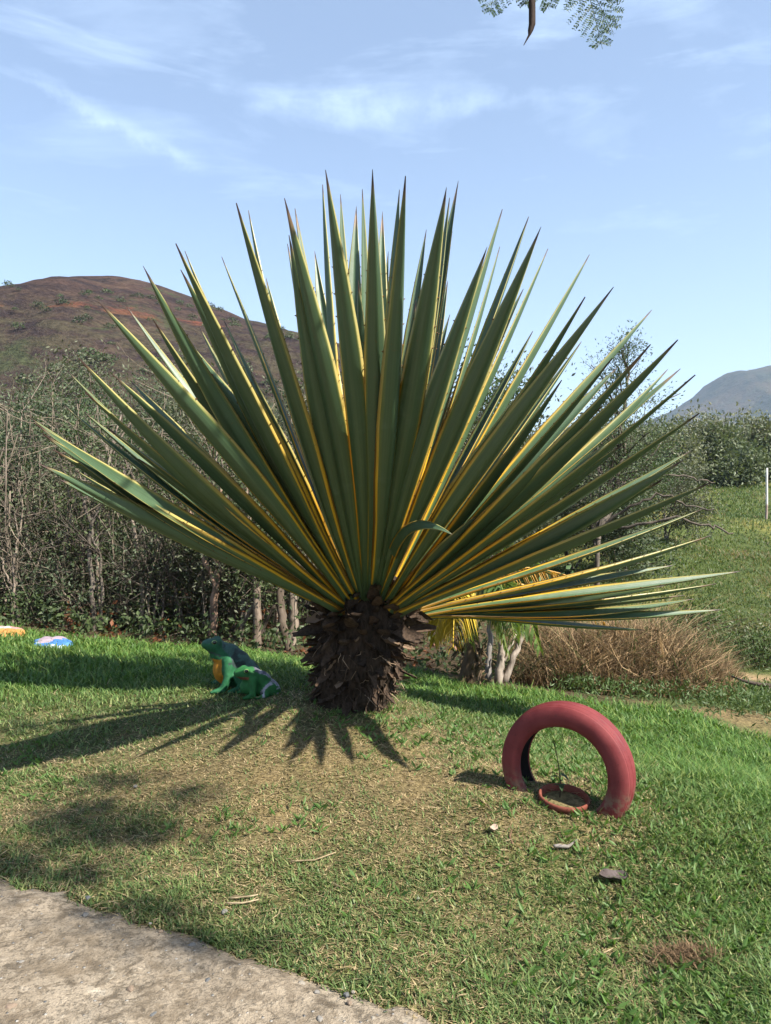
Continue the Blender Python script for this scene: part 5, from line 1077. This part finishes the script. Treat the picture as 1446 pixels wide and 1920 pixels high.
# ------------------------------------------------------------------ tree at the right whose branch hangs into view
def overhang():
    rng = np.random.default_rng(61); bx, by = 5.2, -2.0; bz = gz(bx, by)
    root = empty('overhanging_tree', (bx, by, bz), 'feathery-leaved tree whose hanging leaf sprays and long dark pod dip from above', 'tree')
    mb = MB(); bc = (.16, .13, .105)
    fork = np.array((4.95, -1.9, 3.3)); limbs = [[(bx, by, bz - .1), (5.2, -2.0, .8), (5.05, -1.95, 2.0), tuple(fork)], [tuple(fork), (4.1, -1.5, 3.9), (3.0, -.9, 4.3), (1.7, .3, 4.35), (1.0, 1.6, 4.15), (.62, 2.92, 3.85)], [(1.7, .3, 4.35), (1.95, .6, 4.4), (2.2, .95, 4.45), (2.3, 1.3, 4.5)], [tuple(fork), (5.4, -2.1, 4.0), (6.2, -2.6, 4.8)], [tuple(fork), (4.6, -2.2, 3.8), (4.1, -2.4, 4.1), (3.3, -2.6, 4.2)], [(1.0, 1.6, 4.15), (1.1, 2.2, 4.0), (1.0, 2.8, 3.75)]]
    rads = [(.13, .11, .10, .085), (.05, .03, .022, .018, .012, .007), (.012, .009, .007, .004), (.06, .04, .02), (.05, .035, .025, .012), (.014, .01, .005)]
    for q, r in zip(limbs, rads):
        q = np.array(q); s = np.linspace(0, len(q) - 1, len(q) * 4); q2 = np.stack([np.interp(s, np.arange(len(q)), q[:, c]) for c in range(3)], 1); q2[1:-1] += rng.normal(0, .012, (len(q2) - 2, 3)); tube(mb, q2, np.interp(s, np.arange(len(q)), r), 8, bc)
    local(mb.build('trunk', M['bark'], root), root)
    def spray(A, E, seed, npin=11):
        """one twice-divided feathery leaf hanging from A to E"""
        r_ = np.random.default_rng(seed); A, E = np.array(A, float), np.array(E, float); mb = MB(); tt = np.linspace(0, 1, 14)[:, None]; ax = E - A; L = np.linalg.norm(ax); q = A + ax * tt + np.array((0, 0, .10 * L)) * (tt * (1 - tt)) * 2; tube(mb, q, np.linspace(.0022, .0008, 14), 4, (.06, .08, .03)); u = ax / L
        sd = np.cross(u, (0, 1., .25)); sd /= np.linalg.norm(sd)
        PP, DD = [], []
        for i in range(npin):
            f = .10 + .88 * i / (npin - 1); p = q[min(13, int(f * 13))]
            for sg in (-1, 1):
                d = sd * sg * .8 + u * .75 + r_.normal(0, .10, 3); d /= np.linalg.norm(d); pl = L * .30 * math.sin(math.pi * (f * .75 + .2)) + .015; e = p + d * pl; tube(mb, [p, (p + e) / 2, e], [.0009, .0008, .0005], 3, (.06, .09, .03), cap=False)
                for j in range(11):
                    b_ = p + d * pl * (j + .7) / 11
                    for s2 in (-1, 1): PP.append(b_); DD.append(np.cross(d, (0, 1., 0)) * s2 + d * .5 + r_.normal(0, .12, 3))
        PP = np.array(PP); n = len(PP); c = np.array((.045, .085, .03)) * r_.uniform(.7, 1.4, (n, 1)); leaf_quads(mb, PP, np.array(DD), .011, .0055, c, 0, r_); local(mb.build('leaf_spray', M['leaf'], root, smooth=False), root)
    spray(P(1085, -70, 2.9), P(1130, 92, 2.85), 1, 13); spray(P(1060, -90, 2.95), P(1150, 60, 2.9), 5, 12); spray(P(955, -110, 2.9), P(918, 28, 2.9), 2); spray(P(985, -110, 2.95), P(1030, 18, 2.9), 3); spray(P(1000, -120, 2.9), P(985, 12, 2.95), 4); spray(P(1150, -120, 2.9), P(1150, 0, 2.9), 6)
    mb = MB(); pp = np.array([P(*a) for a in ((996, -120, 2.85), (997, -40, 2.85), (998, 15, 2.85), (998, 45, 2.85), (993, 65, 2.85), (982, 85, 2.85))]); s = np.linspace(0, 5, 26); q2 = np.stack([np.interp(s, np.arange(6), pp[:, c]) for c in range(3)], 1)
    w = np.interp(s, [0, .3, 1, 3, 3.6, 4, 5], [.003, .010, .0125, .0125, .010, .005, .0012]); V = []
    for i in range(26): V += [q2[i] + (-w[i], 0, 0), q2[i] + (0, -w[i] * .35, 0), q2[i] + (w[i], 0, 0), q2[i] + (0, w[i] * .35, 0)]
    mb.add(V, [(i * 4 + j, i * 4 + (j + 1) % 4, i * 4 + 4 + (j + 1) % 4, i * 4 + 4 + j) for i in range(25) for j in range(4)], None, (.035, .026, .022)); o = local(mb.build('seed_pod', M['bark'], root), root); o['label'] = 'long dark curved seed pod'
    twigs = MB()
    for a in ((1085, -70), (1060, -90), (955, -110), (985, -110), (1000, -120), (1150, -120), (996, -120)): tube(twigs, [P(a[0], a[1], 2.9), np.array((.62, 2.92, 3.85)) * .5 + P(a[0], a[1], 2.9) * .5 + (0, 0, .03), np.array((.62, 2.92, 3.85))], [.002, .003, .004], 5, bc)
    local(twigs.build('twig', M['bark'], root), root)
    # leaf masses of the crown, out of the picture; their shade falls on the lawn at the left
    mb = MB()
    for (cx, cy, cz, sx, sy, sz, n) in [(2.1, 1.15, 4.4, .15, .12, .06, 1000), (2.45, 1.0, 4.4, .14, .08, .06, 700), (1.95, .75, 4.4, .15, .10, .06, 850), (2.55, 1.3, 4.45, .09, .07, .06, 240), (2.3, .65, 4.4, .12, .06, .06, 340), (2.15, 1.5, 4.45, .14, .06, .05, 300), (2.65, .35, 4.4, .16, .06, .05, 420), (2.95, .15, 4.4, .16, .06, .05, 380), (6.2, -2.6, 4.8, .6, .4, .35, 2200), (3.2, -2.6, 4.25, .5, .3, .2, 1500), (4.0, -2.3, 4.2, .5, .3, .25, 1500)]:
        pp = np.array((cx, cy, cz)) + rng.normal(0, 1, (n, 3)) * (sx, sy, sz); L = rng.uniform(.02, .06, n); leaf_quads(mb, pp, rng.normal(size=(n, 3)) * (1, 1, .4), L, L * .5, np.array((.05, .09, .03)) * rng.uniform(.6, 1.4, (n, 1)), 0, rng)
    local(mb.build('crown', M['leaf'], root, smooth=False), root)
overhang()

# ------------------------------------------------------------------ the air
def haze():
    bm = bmesh.new(); bmesh.ops.create_cube(bm, size=1); me = bpy.data.meshes.new('haze'); bm.to_mesh(me); bm.free()
    m = bpy.data.materials.new('haze_air'); m.use_nodes = True; t = m.node_tree; t.nodes.clear(); o_ = t.nodes.new('ShaderNodeOutputMaterial'); v = t.nodes.new('ShaderNodeVolumePrincipled')
    v.inputs['Color'].default_value = (.60, .78, 1, 1); v.inputs['Density'].default_value = .0002; v.inputs['Anisotropy'].default_value = .2; t.links.new(v.outputs[0], o_.inputs['Volume']); me.materials.append(m)
    o = link('haze', me, None, (0, 0, 145)); o.scale = (4000, 4000, 300); o['kind'] = 'stuff'; o['label'] = 'thin bluish haze in the air'; o['category'] = 'haze'
haze()
